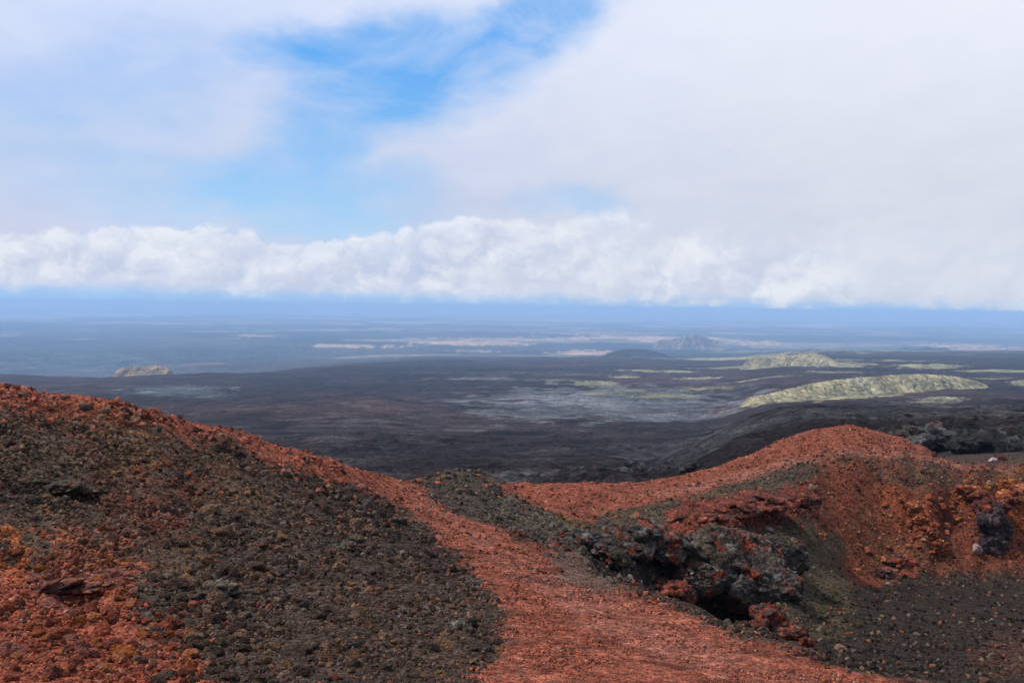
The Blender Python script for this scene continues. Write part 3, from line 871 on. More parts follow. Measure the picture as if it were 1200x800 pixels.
PC = np.clip(PC * (0.85 + 0.3 * worley2(XX / (YY * 0.006), YY / (YY * 0.006 * 6), 9)[2])[..., None] if False else PC * (1 + 0.9 * n_c * near_f + 0.6 * n_b)[..., None], 0.008, 0.7)
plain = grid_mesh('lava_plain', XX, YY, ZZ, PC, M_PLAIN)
plain['kind'] = 'structure'


def plain_z(X, Y):
    s, l = X / Y, math.log(Y)
    T = bil(TT, np.array([s]), np.array([l]))[0]
    k = float(sstep(Y, 7500, 10500))
    return float(T * Y) * (1 - k) - Z_FAR * k


# ------------------------------------------------------------------ closed displaced lumps
import bmesh


def ico(sub):
    bm = bmesh.new()
    bmesh.ops.create_icosphere(bm, subdivisions=sub, radius=1.0)
    co = np.array([v.co[:] for v in bm.verts])
    f = np.array([[v.index for v in p.verts] for p in bm.faces])
    bm.free()
    return co, f


ICO = {}


def cut(d, seed, n=12, lo=0.62, hi=1.0):
    """radius of a broken block with flat faces in the directions d"""
    rs = np.random.RandomState(seed)
    m = rs.randn(n, 3)
    m /= np.linalg.norm(m, axis=1)[:, None]
    h = rs.uniform(lo, hi, n)
    dd = d @ m.T
    r = np.where(dd > 0.05, h / np.maximum(dd, 0.05), 9.0).min(axis=1)
    return np.minimum(r, 1.22)


def lump_mesh(name, sub, fn, mat, col=None, smooth=False):
    if sub not in ICO:
        ICO[sub] = ico(sub)
    co, f = ICO[sub]
    P = fn(co.copy())
    me = bpy.data.meshes.new(name)
    me.vertices.add(len(P))
    me.vertices.foreach_set('co', P.astype(np.float32).ravel())
    me.loops.add(f.size)
    me.loops.foreach_set('vertex_index', f.ravel().astype(np.int32))
    me.polygons.add(len(f))
    me.polygons.foreach_set('loop_start', np.arange(0, f.size, 3, dtype=np.int32))
    me.polygons.foreach_set('loop_total', np.full(len(f), 3, np.int32))
    me.polygons.foreach_set('use_smooth', np.full(len(f), smooth, bool))
    me.update()
    if col is not None:
        a = me.attributes.new('albedo', 'FLOAT_COLOR', 'POINT')
        cc = col(co, P)
        a.data.foreach_set('color', np.concatenate([cc, np.ones((len(P), 1))], 1).astype(np.float32).ravel())
    me.materials.append(mat)
    return me


def link(o, kind=None, label=None, cat=None, group=None):
    if o.name not in C.objects:
        C.objects.link(o)
    for k, v in (('kind', kind), ('label', label), ('category', cat), ('group', group)):
        if v:
            o[k] = v
    return o


# ---- cinder cones and scrub hills standing on the plain ------------------
def hill(line, dist, depth, col, seed, label, col2=None, scrub=1.0, n=220, bumpy=0.16, front=0.45):
    """line = (u, foot row, crest row) from left to right; the hill rises behind its foot and is `depth` half widths deep"""
    L = np.array(line, float)
    us = np.linspace(L[0, 0], L[-1, 0], 40)
    crest = np.interp(us, L[:, 0], L[:, 2])
    Yc = dist[0] + (dist[1] - dist[0]) * np.linspace(0, 1, 40)
    fx, fy, hh = [], [], []
    half = (L[-1, 0] - L[0, 0]) / 2 / F * dist[0]
    for u, vc, Y in zip(us, crest, Yc):
        s, T = (float(q) for q in sight(u, vc))
        fx.append(s * Y)
        fy.append(Y - front * depth * half)
        hh.append(max(T * Y - plain_z(s * Y, Y), 0.0))
    hh = np.array(hh) * sstep(np.linspace(0, 1, 40), -0.01, 0.06) * sstep(-np.linspace(0, 1, 40), -1.01, -0.94)
    hw = (fx[-1] - fx[0]) / 2
    t = np.linspace(-0.03, 1.03, n)
    tt = np.linspace(0, 1, 40)
    FX = np.interp(t, tt, fx) + (t - np.clip(t, 0, 1)) * 2 * hw
    FY = np.interp(t, tt, fy)
    HH = np.interp(t, tt, hh) * sstep(t, -0.01, 0.05) * sstep(-t, -1.01, -0.95)
    b = np.linspace(-0.06, 1.06, max(60, n // 2))
    A, Bb = np.meshgrid(np.arange(n), b, indexing='ij')
    wx = FX[A] + 0 * Bb
    wob = fbm2(wx / (hw * 0.25), wx * 0 + seed, 4, seed)
    span = depth * hw
    print('hill', label, 'height', round(float(HH.max()), 1), [round(float(q), 1) for q in hh[::6]])
    wy = FY[A] + (Bb + 0.10 * wob * (1 - np.clip(Bb, 0, 1))) * span
    bb = np.clip(Bb, 0, 1)
    prof = np.where(bb < front, sstep(bb / front, -0.12, 1.05), sstep(-(bb - front) / (1 - front), -1.0, 0.0))
    nn = fbm2(wx / (hw * 0.22), wy / (hw * 0.22), 6, seed, 0.55)
    gull = fbm2(wx / (hw * 0.07), wy / (hw * 0.35), 4, seed + 5, 0.55, True)
    sc = worley2(wx / (hw * 0.014), wy / (hw * 0.03), seed)
    zb = np.array([plain_z(x, y) for x, y in zip(wx.ravel(), wy.ravel())]).reshape(wx.shape)
    H0 = HH.max()
    h = HH[A] * prof
    z = zb + h * (1 + bumpy * nn * 0.4 + 0.03 * gull) + scrub * H0 * 0.06 * np.clip(1 - sc[0] * 1.3, 0, 1) * prof
    z = np.where((Bb < 0) | (Bb > 1) | (t[A] < 0) | (t[A] > 1), zb - H0 * 0.12, z - H0 * 0.02)
    c = np.array(col)[None, None] * (0.82 + 0.36 * sc[2])[..., None] * (1 + 0.35 * nn)[..., None]
    if col2 is not None:
        k = sstep(fbm2(wx / (hw * 0.4) + 3, wy / (hw * 0.4), 5, seed + 9) + 0.3 * nn, 0.0, 0.25)[..., None]
        c = c * (1 - k) + np.array(col2) * (0.85 + 0.3 * sc[2])[..., None] * k
    o = grid_mesh('hill', wx, wy, z, np.clip(c, 0.01, 0.6), M_HILL)
    o['kind'] = 'structure'
    o['label'] = label
    return o


hill([(133, 437, 437), (142, 438, 431), (152, 438, 429), (160, 438, 428), (168, 438, 430), (178, 437, 428), (186, 437, 428), (195, 436, 431), (203, 434, 435)], (3250, 3250), 1.2, (0.27, 0.19, 0.12), 1, 'small tan double topped cinder cone on the left of the plain', (0.20, 0.15, 0.10), 0.3, bumpy=0.05)
hill([(868, 424, 424), (885, 427, 419), (900, 428, 418), (915, 430, 414), (925, 431, 417), (938, 432, 415), (955, 432, 413), (967, 431, 417), (980, 430, 424), (1000, 430, 427), (1040, 432, 431)], (2950, 2950), 1.0, (0.26, 0.225, 0.14), 2, 'yellow green scrub covered hill with two rounded tops', (0.30, 0.26, 0.15), 0.8)
hill([(872, 466, 465), (900, 470, 463), (920, 473, 459), (950, 473, 452), (985, 470, 446), (1020, 466, 443), (1060, 463, 440), (1095, 460, 439), (1130, 453, 442), (1150, 450, 446), (1170, 448, 451)], (1180, 1700), 0.45, (0.275, 0.238, 0.135), 3, 'long low olive green scrub covered ridge in front of the other hills', (0.30, 0.265, 0.165), 1.0, 340)
hill([(700, 422, 421), (712, 424, 414), (722, 425, 411), (732, 425, 409), (750, 425, 409), (765, 424, 411), (778, 422, 415), (792, 420, 421)], (6000, 6000), 0.7, (0.040, 0.038, 0.036), 4, 'dark flat topped cinder cone beyond the grey lava flow', (0.05, 0.047, 0.044))
hill([(765, 400, 400), (785, 402, 398), (800, 403, 394), (812, 403, 392), (822, 403, 394), (835, 402, 398), (850, 401, 401)], (9800, 9800), 0.6, (0.28, 0.22, 0.17), 5, 'distant pale hill with a pointed top', (0.16, 0.14, 0.12))
hill([(1045, 412, 411), (1060, 413, 407), (1072, 413, 409), (1085, 413, 406), (1095, 412, 408), (1108, 412, 407), (1120, 411, 412)], (8600, 8600), 0.6, (0.05, 0.055, 0.06), 6, 'distant row of low bluish hummocks on the right')

# ------------------------------------------------------------------ rock outcrops
def place(u, v, Y):
    s, T = sight(u, v)
    return np.array([float(s) * Y, Y, float(T) * Y])


def outcrop(lumps, seed, pal, label, sub=5, chunk=1.0, mat=None, name='lava_outcrop', cat='rock outcrop', group=None, rough=1.0, blocks=9, bsize=(0.18, 0.42)):
    """lumps = (u, v, distance, half width px, half height px, depth factor); all fused into one craggy body"""
    if sub not in ICO:
        ICO[sub] = ico(sub)
    base, f = ICO[sub]
    V, Fc, CO = [], [], []
    org = None
    rs = np.random.RandomState(seed)
    jobs = [(L, sub, 0.0) for L in lumps]
    for (u, v, Y, rw, rh, dp) in lumps:      # blocks and clinkers broken out of the main body
        for k in range(blocks):
            th = rs.uniform(0, 2 * np.pi)
            q = rs.uniform(0.25, 0.95)
            f_ = rs.uniform(*bsize)
            jobs.append(((u + q * rw * math.cos(th), v - q * rh * math.sin(th) * 0.85, Y - dp * rw / F * Y * 0.75 * math.sqrt(1 - q * q * 0.9), rw * f_ * 0.8 + rh * f_ * 0.35, rh * f_ * 0.9 + rw * f_ * 0.12, 0.9), 3, 1.0))
    nv = 0
    for n, ((u, v, Y, rw, rh, dp), sb, small) in enumerate(jobs):
        if sb not in ICO:
            ICO[sb] = ico(sb)
        base, f = ICO[sb]
        c = place(u, v, Y)
        w, h = rw / F * Y, rh / F * Y
        dims = np.array([w, w * dp, h])
        r = min(w, h)
        rotz = (seed * 1.7 + n) % 0.6 - 0.3
        tl = rs.uniform(-0.5, 0.5) * small
        q = base * cut(base, seed * 31 + n, 12 if small else 40, 0.6 if small else 0.88)[:, None] * dims
        q = np.stack([q[:, 0] * math.cos(tl) - q[:, 2] * math.sin(tl), q[:, 1], q[:, 0] * math.sin(tl) + q[:, 2] * math.cos(tl)], 1)
        rot = lambda q: np.stack([q[:, 0] * math.cos(rotz) - q[:, 1] * math.sin(rotz), q[:, 0] * math.sin(rotz) + q[:, 1] * math.cos(rotz), q[:, 2]], 1)
        wp = rot(q) + c
        k = chunk * (r if not small else r * 1.6)
        big = fbm3(wp / (r * 1.1), 4, seed, 0.5)
        wv = wp / (k * 0.55) + 0.55 * np.stack([fbm3(wp / (k * 0.45) + o, 3, seed + 3) for o in (0, 9, 18)], 1)
        c1, c2, cr = worley3(wv, seed + 1)
        d1, d2, dr = worley3(wp / (k * 0.20) + 0.3 * cr[:, None], seed + 2)
        rid = fbm3(wp / (k * 0.5), 5, seed + 4, 0.6, True)
        edge = sstep(c2 - c1, 0.0, 0.22)
        ks = k / r
        disp = (0.10 if small else 0.26) * big + ks * ((0.14 if small else 0.46) * (cr - 0.5) * edge - (0.05 if small else 0.14) * (1 - edge) + 0.12 * (dr - 0.5) * sstep(d2 - d1, 0, 0.25) + (0.04 if small else 0.16) * rid * rough)
        nrm = base / dims
        nrm /= np.linalg.norm(nrm, axis=1)[:, None]
        wp = wp + rot(nrm) * (disp * r)[:, None]
        tone = rs.uniform(-0.15, 0.15) * small
        col = np.array(pal[0])[None] * np.ones((len(wp), 1))
        kc = chunk * max(min(rw, rh * 2), 6) / F * Y if not small else None
        kc = 0.75 * chunk * min(lumps[0][3], lumps[0][4] * 2) / F * lumps[0][2]
        for m, pc in enumerate(pal[1:]):
            tt = fbm3(wp / kc + 7 * (m + 1), 4, seed + 20 + m, 0.62) * 1.6 + 0.35 * (cr - 0.5) + pc[3] + tone
            kk = sstep(tt, 0.0, 0.22)[:, None]
            col = col * (1 - kk) + np.array(pc[:3]) * kk
        col = col * (0.65 + 0.7 * dr)[:, None]
        if org is None:
            org = c
        V.append(wp - org)
        Fc.append(f + nv)
        nv += len(base)
        CO.append(col)
    V, Fc, CO = np.concatenate(V), np.concatenate(Fc), np.clip(np.concatenate(CO), 0.008, 0.6)
    me = bpy.data.meshes.new(name)
    me.vertices.add(len(V))
    me.vertices.foreach_set('co', V.astype(np.float32).ravel())
    me.loops.add(Fc.size)
    me.loops.foreach_set('vertex_index', Fc.ravel().astype(np.int32))
    me.polygons.add(len(Fc))
    me.polygons.foreach_set('loop_start', np.arange(0, Fc.size, 3, dtype=np.int32))
    me.polygons.foreach_set('loop_total', np.full(len(Fc), 3, np.int32))
    me.update()
    a = me.attributes.new('albedo', 'FLOAT_COLOR', 'POINT')
    a.data.foreach_set('color', np.concatenate([CO, np.ones((len(V), 1))], 1).astype(np.float32).ravel())
    me.materials.append(mat or M_CRAG)
    o = bpy.data.objects.new(name, me)
    o.location = org
    link(o, None, label, cat, group)
    return o


P_GREY = [(0.044, 0.036, 0.033), (0.098, 0.088, 0.080, -0.14), (0.120, 0.032, 0.022, -0.30), (0.060, 0.050, 0.030, -0.28)]
P_MAIN = [(0.046, 0.036, 0.031), (0.105, 0.093, 0.084, -0.16), (0.145, 0.036, 0.021, -0.22), (0.066, 0.050, 0.033, -0.24)]
P_RED = [(0.115, 0.034, 0.024), (0.200, 0.058, 0.034, -0.05), (0.050, 0.028, 0.024, -0.15)]
P_DRED = [(0.048, 0.026, 0.024), (0.170, 0.040, 0.022, -0.02), (0.080, 0.060, 0.050, -0.30)]
P_ORG = [(0.200, 0.055, 0.024), (0.340, 0.130, 0.060, -0.10), (0.110, 0.030, 0.018, -0.10)]
P_PURP = [(0.036, 0.026, 0.027), (0.070, 0.040, 0.038, -0.10), (0.13, 0.11, 0.11, -0.42)]
P_BLK = [(0.022, 0.020, 0.019), (0.060, 0.058, 0.055, -0.10), (0.060, 0.034, 0.028, -0.35)]
P_MAR = [(0.115, 0.048, 0.036), (0.220, 0.070, 0.040, -0.05), (0.06, 0.040, 0.032, -0.22)]
P_DRK = [(0.052, 0.042, 0.033), (0.080, 0.066, 0.050, -0.08), (0.110, 0.048, 0.028, -0.35)]

outcrop([(842, 657, 47.4, 54, 32, 1.1), (885, 682, 46.2, 48, 34, 1.1), (820, 678, 45.0, 32, 19, 1.2), (912, 652, 50.4, 36, 25, 1.0), (855, 637, 49.3, 44, 17, 1.1)], 11, P_MAIN,
        'big grey lava outcrop with red edges overhanging the dark hollow of the crater', 6, 0.42, blocks=30, bsize=(0.06, 0.17))
outcrop([(796, 694, 42, 18, 12, 1.5), (778, 690, 44, 12, 12, 2.0)], 12, P_RED, 'red crusted rock between the two dark openings under the grey outcrop', 5, 0.9)
outcrop([(900, 724, 41, 20, 14, 1.2), (888, 738, 40, 13, 9, 1.2), (918, 736, 40.5, 14, 10, 1.2)], 13, P_DRED, 'reddish broken rock at the lower right foot of the big grey outcrop', 5, 0.8)
outcrop([(655, 630, 36.5, 26, 10, 0.9), (685, 634, 36, 22, 13, 0.9)], 14, P_GREY, 'jagged dark grey rocks at the edge of the red path above the hollow', 5, 0.8)
outcrop([(712, 645, 33.5, 18, 12, 1.0), (724, 656, 32.8, 13, 12, 1.0)], 15, P_GREY, 'grey and pink broken rocks on the left rim of the dark hollow', 5, 0.8)
outcrop([(752, 630, 45.8, 34, 15, 1.2), (782, 640, 45.5, 26, 18, 1.3), (745, 645, 44, 20, 10, 1.5)], 16, [(0.044, 0.034, 0.030), (0.130, 0.036, 0.022, -0.14), (0.090, 0.078, 0.070, -0.22)], 'dark red and black rock wall behind the dark hollow', 5, 0.7)
outcrop([(805, 606, 55, 30, 6, 1.2), (850, 595, 58, 38, 7, 1.2), (900, 586, 61, 36, 6, 1.2), (944, 587, 62, 18, 7, 1.2)], 17, P_RED, 'long red ledge of broken clinker above the grey outcrop', 5, 1.2)
outcrop([(838, 612, 53, 28, 8, 1.0), (815, 626, 50, 22, 8, 1.0)], 18, P_RED, 'low red clinker ridge just behind the grey outcrop', 5, 1.1)
outcrop([(1070, 596, 70.5, 10, 9, 0.8), (1079, 612, 69.6, 11, 10, 0.8), (1089, 628, 68.6, 10, 10, 0.8), (1100, 642, 67.8, 10, 9, 0.8)], 19, P_ORG, 'slanting rib of orange rubble down the crater wall', 5, 0.8)
outcrop([(1163, 622, 69.6, 20, 25, 0.7), (1165, 643, 68.5, 16, 17, 0.7)], 20, P_PURP, 'dark purple grey rock standing in the orange crater wall', 5, 0.7)
outcrop([(1162, 594, 70.8, 20, 10, 0.9), (1150, 582, 72, 14, 7, 0.9)], 21, P_RED, 'red crumbling cap on top of the dark purple rock', 5, 1.0)
outcrop([(1133, 574, 73, 14, 6, 0.9), (1183, 582, 72.3, 15, 8, 0.9), (1198, 572, 73.4, 14, 6, 0.9)], 22, P_ORG, 'orange rubble band near the top of the crater wall at the right', 4, 1.1)
outcrop([(1056, 658, 66.6, 15, 6, 1.0), (1040, 672, 65, 20, 6, 1.0)], 23, P_DRED, 'red stones heaped at the foot of the crater wall beside the black cinder', 5, 1.0)
outcrop([(1048, 521, 82.2, 14, 5, 1.0), (1062, 525, 81.2, 10, 4, 1.0), (1085, 532, 79.6, 12, 4, 1.0)], 24, P_RED, 'small red knobs on the right shoulder of the far red ridge', 4, 1.1)
outcrop([(930, 742, 12.5, 18, 7, 0.7), (946, 752, 12.2, 10, 5, 0.8)], 25, P_RED, 'red crust of clinker sticking up at the edge of the near path', 5, 0.9)
outcrop([(40, 566, 17.6, 42, 6, 0.6), (78, 572, 17.2, 26, 8, 0.6), (112, 574, 17.2, 16, 5, 0.6)], 26, P_DRK, 'dark ledge across the upper left hillside above the brown patch', 5, 1.0)
outcrop([(95, 686, 13.9, 46, 6, 0.6), (128, 674, 14.4, 26, 6, 0.6)], 27, P_MAR, 'maroon ledge with a hollow below it above the heap of red blocks', 5, 0.6)
outcrop([(172, 716, 12.8, 20, 15, 0.8), (186, 730, 12.4, 12, 8, 0.8)], 28, P_DRK, 'dark grey outcrop standing at the right end of the red block heap', 5, 0.8)
outcrop([(262, 690, 14.2, 22, 9, 0.7), (240, 700, 13.8, 14, 7, 0.7)], 29, P_DRK, 'low brown grey outcrop in the middle of the black slope', 5, 0.9)
outcrop([(540, 738, 12.4, 16, 12, 0.8), (553, 733, 12.5, 8, 10, 0.9), (528, 752, 12.1, 12, 9, 0.9)], 30, [(0.075, 0.066, 0.050), (0.13, 0.115, 0.085, -0.1), (0.035, 0.03, 0.026, -0.2)], 'tan grey lumpy outcrop on the black slope close to the path', 5, 0.9)
outcrop([(215, 748, 11.6, 20, 9, 0.8), (200, 757, 11.2, 16, 8, 0.8)], 31, P_MAR, 'dark red outcrop on the right side of the red block heap', 5, 0.9)
outcrop([(395, 640, 19.0, 22, 7, 0.7), (415, 632, 19.6, 12, 5, 0.7)], 32, P_DRK, 'dark knobs of lava high on the black slope near the path edge', 5, 0.9)

def far_rock(u, v, Y, rw, rh, seed, label, pal=P_BLK, n=3):
    rnd = random.Random(seed)
    L = [(u, v, Y, rw, rh, 0.9)]
    for k in range(n):
        L.append((u + rnd.uniform(-0.8, 0.8) * rw, v + rnd.uniform(0.0, 0.6) * rh, Y * rnd.uniform(0.97, 1.03), rw * rnd.uniform(0.35, 0.7), rh * rnd.uniform(0.4, 0.8), 1.0))
    return outcrop(L, seed, pal, label, 4, 0.9, M_CRAG_FAR, 'lava_knoll', 'lava knoll', blocks=3)


far_rock(1058, 510, 150, 28, 11, 41, 'black lava knoll just right of the red ridge top')
far_rock(1098, 514, 138, 36, 16, 42, 'rounded grey black lava lobe behind the shoulder of the red ridge')
far_rock(1128, 500, 175, 40, 12, 43, 'long hump of black lava behind the rounded lobe')
far_rock(1160, 522, 132, 42, 14, 44, 'black lava hump lying right behind the bare grey flat')
far_rock(1196, 514, 146, 34, 14, 45, 'black lava hump at the right edge of the picture')
far_rock(812, 550, 150, 15, 12, 46, 'black lava rock sticking up behind the middle of the red ridge')
far_rock(826, 547, 165, 8, 6, 47, 'small black lava rock right beside the larger one behind the ridge')
far_rock(742, 551, 210, 22, 10, 48, 'jagged black lava knoll beyond the low part of the red ridge')
far_rock(705, 556, 195, 20, 9, 49, 'low black lava knoll left of the jagged one')
far_rock(646, 561, 185, 20, 9, 50, 'grey topped lava knoll beyond the saddle of the ridge', P_GREY)
far_rock(603, 552, 240, 18, 4, 51, 'flat black lava hump beyond the dark cinder mound')
far_rock(929, 492, 400, 8, 5, 52, 'small dark red knob on the dark slope left of the ridge top', P_DRED)
far_rock(1030, 500, 215, 22, 6, 54, 'black lava ridge touching the top of the red ridge on its right')
far_rock(1175, 494, 230, 40, 8, 55, 'jagged black lava swell high at the right edge')
far_rock(955, 501, 260, 26, 5, 56, 'dark lava hump just left of the red ridge top')
far_rock(888, 520, 210, 24, 6, 57, 'dark lava hump above the left side of the red ridge')
far_rock(775, 553, 175, 16, 7, 58, 'black lava lump between the jagged knoll and the pair of rocks')
far_rock(675, 553, 230, 22, 6, 59, 'low broken lava hump behind the dip of the ridge')
far_rock(570, 549, 260, 20, 5, 60, 'low black lava hump just beyond the top of the dark mound')
far_rock(1085, 492, 260, 40, 6, 53, 'low dark lava swell far behind the black humps')

# ------------------------------------------------------------------ single rocks
protos = []
for k in range(9):
    rs = np.random.RandomState(k)
    dm = np.array([1.0, rs.uniform(0.7, 1.0), rs.uniform(0.55, 0.85)])

    def shape(co, k=k, dm=dm):
        n = 0.30 * fbm3(co * 1.1 + k * 5, 3, k)
        c1, c2, cr = worley3(co * 1.5 + k * 3, k + 60)
        e1, e2, er = worley3(co * 4.0 + k * 3, k + 80)
        r = cut(co, k + 300, 13, 0.60) * (1 + 0.5 * n) + 0.12 * (0.55 - c1) * (0.5 + cr) + 0.07 * (0.5 - e1) + 0.09 * fbm3(co * 5, 3, k + 9, 0.6)
        return co * r[:, None] * dm
    protos.append(lump_mesh('rock', 3, shape, M_ROCK))

VIS_I = np.arange(len(s_all))


def find(u, v):
    """place on the finished ground seen at (u, v)"""
    s, t = (float(q) for q in sight(u, v))
    i = int(np.clip(np.searchsorted(s_all, s), 1, len(s_all) - 1))
    j = int(np.searchsorted(RMN[i], t))
    if j >= len(l_all):
        return None
    return np.array([s * math.exp(l_all[j]), math.exp(l_all[j]), ZN[i, j] * math.exp(l_all[j])])


rk = random.Random(5)


def rock(u, v, px, name, color, label, group=None, cat='rock', proto=None, tilt=0.5):
    p = find(u, v)
    if p is None:
        return None
    r = px * 0.5 / F * p[1]
    o = bpy.data.objects.new(name, protos[rk.randrange(len(protos)) if proto is None else proto])
    o.location = (p[0], p[1], p[2] + r * 0.25)
    o.rotation_euler = (rk.uniform(-tilt, tilt), rk.uniform(-tilt, tilt), rk.uniform(0, 6.28))
    o.scale = (r * rk.uniform(0.85, 1.15), r * rk.uniform(0.85, 1.15), r * rk.uniform(0.8, 1.15))
    k_ = np.array((1.32, 1.02, 0.92)) if name == 'lava_rock' else np.array((1.05, 1.0, 0.95))
    o.color = (*(np.array(color) * k_), 1)
    return link(o, None, label, cat, group)


TANC, GRYC, PALEC, ORC, REDC, DKC, PNK, YELC = (0.17, 0.115, 0.065), (0.075, 0.070, 0.066), (0.20, 0.17, 0.13), (0.30, 0.090, 0.028), (0.20, 0.050, 0.030), (0.040, 0.034, 0.030), (0.26, 0.11, 0.09), (0.30, 0.20, 0.045)
for a in (
    (146, 772, 30, 'scoria_rock', ORC, 'large rounded orange block near the bottom edge left of the dark outcrop'),
    (169, 758, 16, 'scoria_rock', (0.36, 0.20, 0.08), 'pale orange stone just right above the large orange block'),
    (200, 786, 19, 'scoria_rock', (0.30, 0.10, 0.05), 'light orange cup shaped block at the lower end of the red heap'),
    (128, 672, 8, 'scoria_rock', REDC, 'small red stone above the maroon ledge'),
    (150, 666, 9, 'scoria_rock', PNK, 'pinkish red stone perched where the orange band ends'),
    (119, 621, 9, 'scoria_rock', ORC, 'lone orange stone on the brown patch of the hillside'),
    (201, 609, 9, 'scoria_rock', ORC, 'upper of three orange stones beside the brown patch'),
    (206, 617, 9, 'scoria_rock', REDC, 'lower of three orange stones beside the brown patch'),
    (139, 703, 12, 'scoria_rock', ORC, 'orange stone between the maroon ledge and the dark outcrop'),
    (82, 708, 16, 'scoria_rock', (0.27, 0.09, 0.06), 'flat pale red block below the hollow of the maroon ledge'),
    (22, 765, 22, 'scoria_rock', PNK, 'pinkish block at the far left of the red heap'),
    (60, 792, 28, 'scoria_rock', (0.22, 0.08, 0.06), 'wide dull red slab at the bottom edge of the red heap'),
    (94, 771, 22, 'scoria_rock', (0.24, 0.09, 0.065), 'dull pink block in the middle of the red heap'),
    (232, 591, 18, 'lava_rock', (0.14, 0.10, 0.06), 'tan lumpy boulder on the right of the brown patch'),
    (260, 628, 22, 'lava_rock', (0.11, 0.08, 0.05), 'brown boulder with a tan face in the upper black slope'),
    (258, 670, 24, 'lava_rock', (0.055, 0.048, 0.042), 'dark grey boulder in the middle of the black slope'),
    (214, 684, 20, 'lava_rock', TANC, 'tan knobbly boulder left of the dark grey boulder'),
    (280, 740, 22, 'lava_rock', DKC, 'dark boulder low on the black slope'),
    (285, 764, 16, 'lava_rock', DKC, 'black stone below the dark boulder'),
    (327, 646, 17, 'lava_rock', (0.16, 0.11, 0.08), 'tan topped boulder standing upright high on the black slope'),
    (363, 613, 14, 'lava_rock', (0.18, 0.12, 0.085), 'pinkish tan rock near the top of the black slope'),
    (405, 641, 20, 'lava_rock', GRYC, 'smooth grey boulder below the dark knobs'),
    (374, 649, 9, 'lava_rock', (0.13, 0.13, 0.13), 'small pale grey angular stone left of the smooth grey boulder'),
    (358, 765, 18, 'lava_rock', (0.080, 0.068, 0.058), 'brownish grey boulder low in the black slope'),
    (348, 787, 14, 'lava_rock', (0.055, 0.055, 0.060), 'bluish black stone below the brownish grey boulder'),
    (394, 704, 9, 'lava_rock', (0.22, 0.13, 0.09), 'upright pale tan stone in the middle of the black slope'),
    (397, 688, 7, 'scoria_rock', YELC, 'small yellow orange stone above the upright tan stone'),
    (364, 692, 10, 'lava_rock', TANC, 'tan stone left of the upright one'),
    (486, 719, 9, 'scoria_rock', PNK, 'pink stone on the black slope nearer the path'),
    (467, 694, 9, 'lava_rock', PALEC, 'pale stone in a group right of the middle of the black slope'),
    (436, 686, 14, 'lava_rock', DKC, 'dark block in the middle of the black slope'),
    (587, 764, 12, 'lava_rock', (0.26, 0.16, 0.08), 'yellowish tan stone at the edge where black cinder meets the path'),
    (573, 763, 12, 'lava_rock', (0.08, 0.08, 0.085), 'grey stone left of the yellowish tan stone'),
    (514, 789, 8, 'scoria_rock', YELC, 'small bright yellow orange stone at the bottom edge'),
    (395, 795, 11, 'scoria_rock', REDC, 'red stone at the bottom edge under the black slope'),
    (395, 765, 7, 'scoria_rock', ORC, 'small orange stone right of the brownish grey boulder'),
    (450, 784, 18, 'lava_rock', (0.07, 0.064, 0.058), 'flat grey slab low on the black slope'),
    (395, 752, 10, 'lava_rock', (0.19, 0.14, 0.10), 'pale tan stone right above the brownish grey boulder'),
    (313, 744, 12, 'lava_rock', (0.13, 0.09, 0.07), 'brown stone with a pale side beside the dark boulder'),
    (376, 592, 8, 'lava_rock', TANC, 'tan stone alone near the top of the black slope'),
    (425, 603, 11, 'lava_rock', GRYC, 'grey flat stone close to the path at the top of the black slope'),
    (311, 568, 7, 'lava_rock', PALEC, 'pale stone high on the left hillside'),
    (22, 489, 9, 'lava_rock', (0.13, 0.12, 0.11), 'light grey stone at the top left of the hillside'),
    (186, 503, 12, 'lava_rock', GRYC, 'grey stone just below the red band of the left hill'),
    (232, 507, 9, 'lava_rock', DKC, 'dark stone below the red band right of the grey stone'),
    (850, 638, 13, 'lava_rock', (0.30, 0.19, 0.09), 'pale tan block on top of the big grey outcrop'),
    (952, 573, 11, 'lava_rock', (0.17, 0.14, 0.09), 'pale block at the right end of the red ledge'),
    (900, 622, 13, 'lava_rock', (0.17, 0.16, 0.15), 'pale grey flat stone above the grey outcrop'),
    (746, 607, 10, 'lava_rock', (0.27, 0.13, 0.08), 'pale orange stone on the olive slope above the hollow'),
    (1040, 685, 7, 'lava_rock', (0.20, 0.21, 0.21), 'small white grey stone at the top of the black cinder'),
    (985, 761, 15, 'lava_rock', (0.21, 0.15, 0.12), 'pale elongated stone by the near path edge on black cinder'),
    (994, 743, 7, 'scoria_rock', ORC, 'small orange stone on black cinder above the pale elongated stone'),
    (1164, 541, 11, 'lava_rock', (0.38, 0.36, 0.35), 'white stone on the bare flat at the ridge end'),
    (1175, 539, 12, 'scoria_rock', (0.12, 0.03, 0.022), 'dark red stone beside the white stone on the bare flat'),
    (1146, 646, 14, 'lava_rock', (0.22, 0.19, 0.20), 'whitish block at the left foot of the dark purple rock'),
    (1160, 569, 10, 'lava_rock', (0.22, 0.15, 0.11), 'pale stone above the red cap near the top of the crater wall'),
    (1125, 609, 9, 'scoria_rock', (0.33, 0.13, 0.03), 'yellow orange stone left of the dark purple rock'),
    (1036, 595, 9, 'scoria_rock', (0.30, 0.11, 0.04), 'orange stone on the red crater wall left of the rubble rib'),
    (650, 640, 15, 'scoria_rock', (0.26, 0.075, 0.05), 'red rock leaning on the jagged grey rocks at the path edge'),
    (1030, 688, 8, 'scoria_rock', REDC, 'red stone at the corner where crater wall meets black cinder'),
    (439, 585, 7, 'scoria_rock', (0.06, 0.03, 0.025), 'dark stone lying on the red path near the saddle'),
    (876, 549, 5, 'lava_rock', DKC, 'small dark stone on the pale track of the far red ridge'),
    (655, 670, 12, 'scoria_rock', REDC, 'largest red stone on the upper right side of the near path'),
):
    rock(*a)

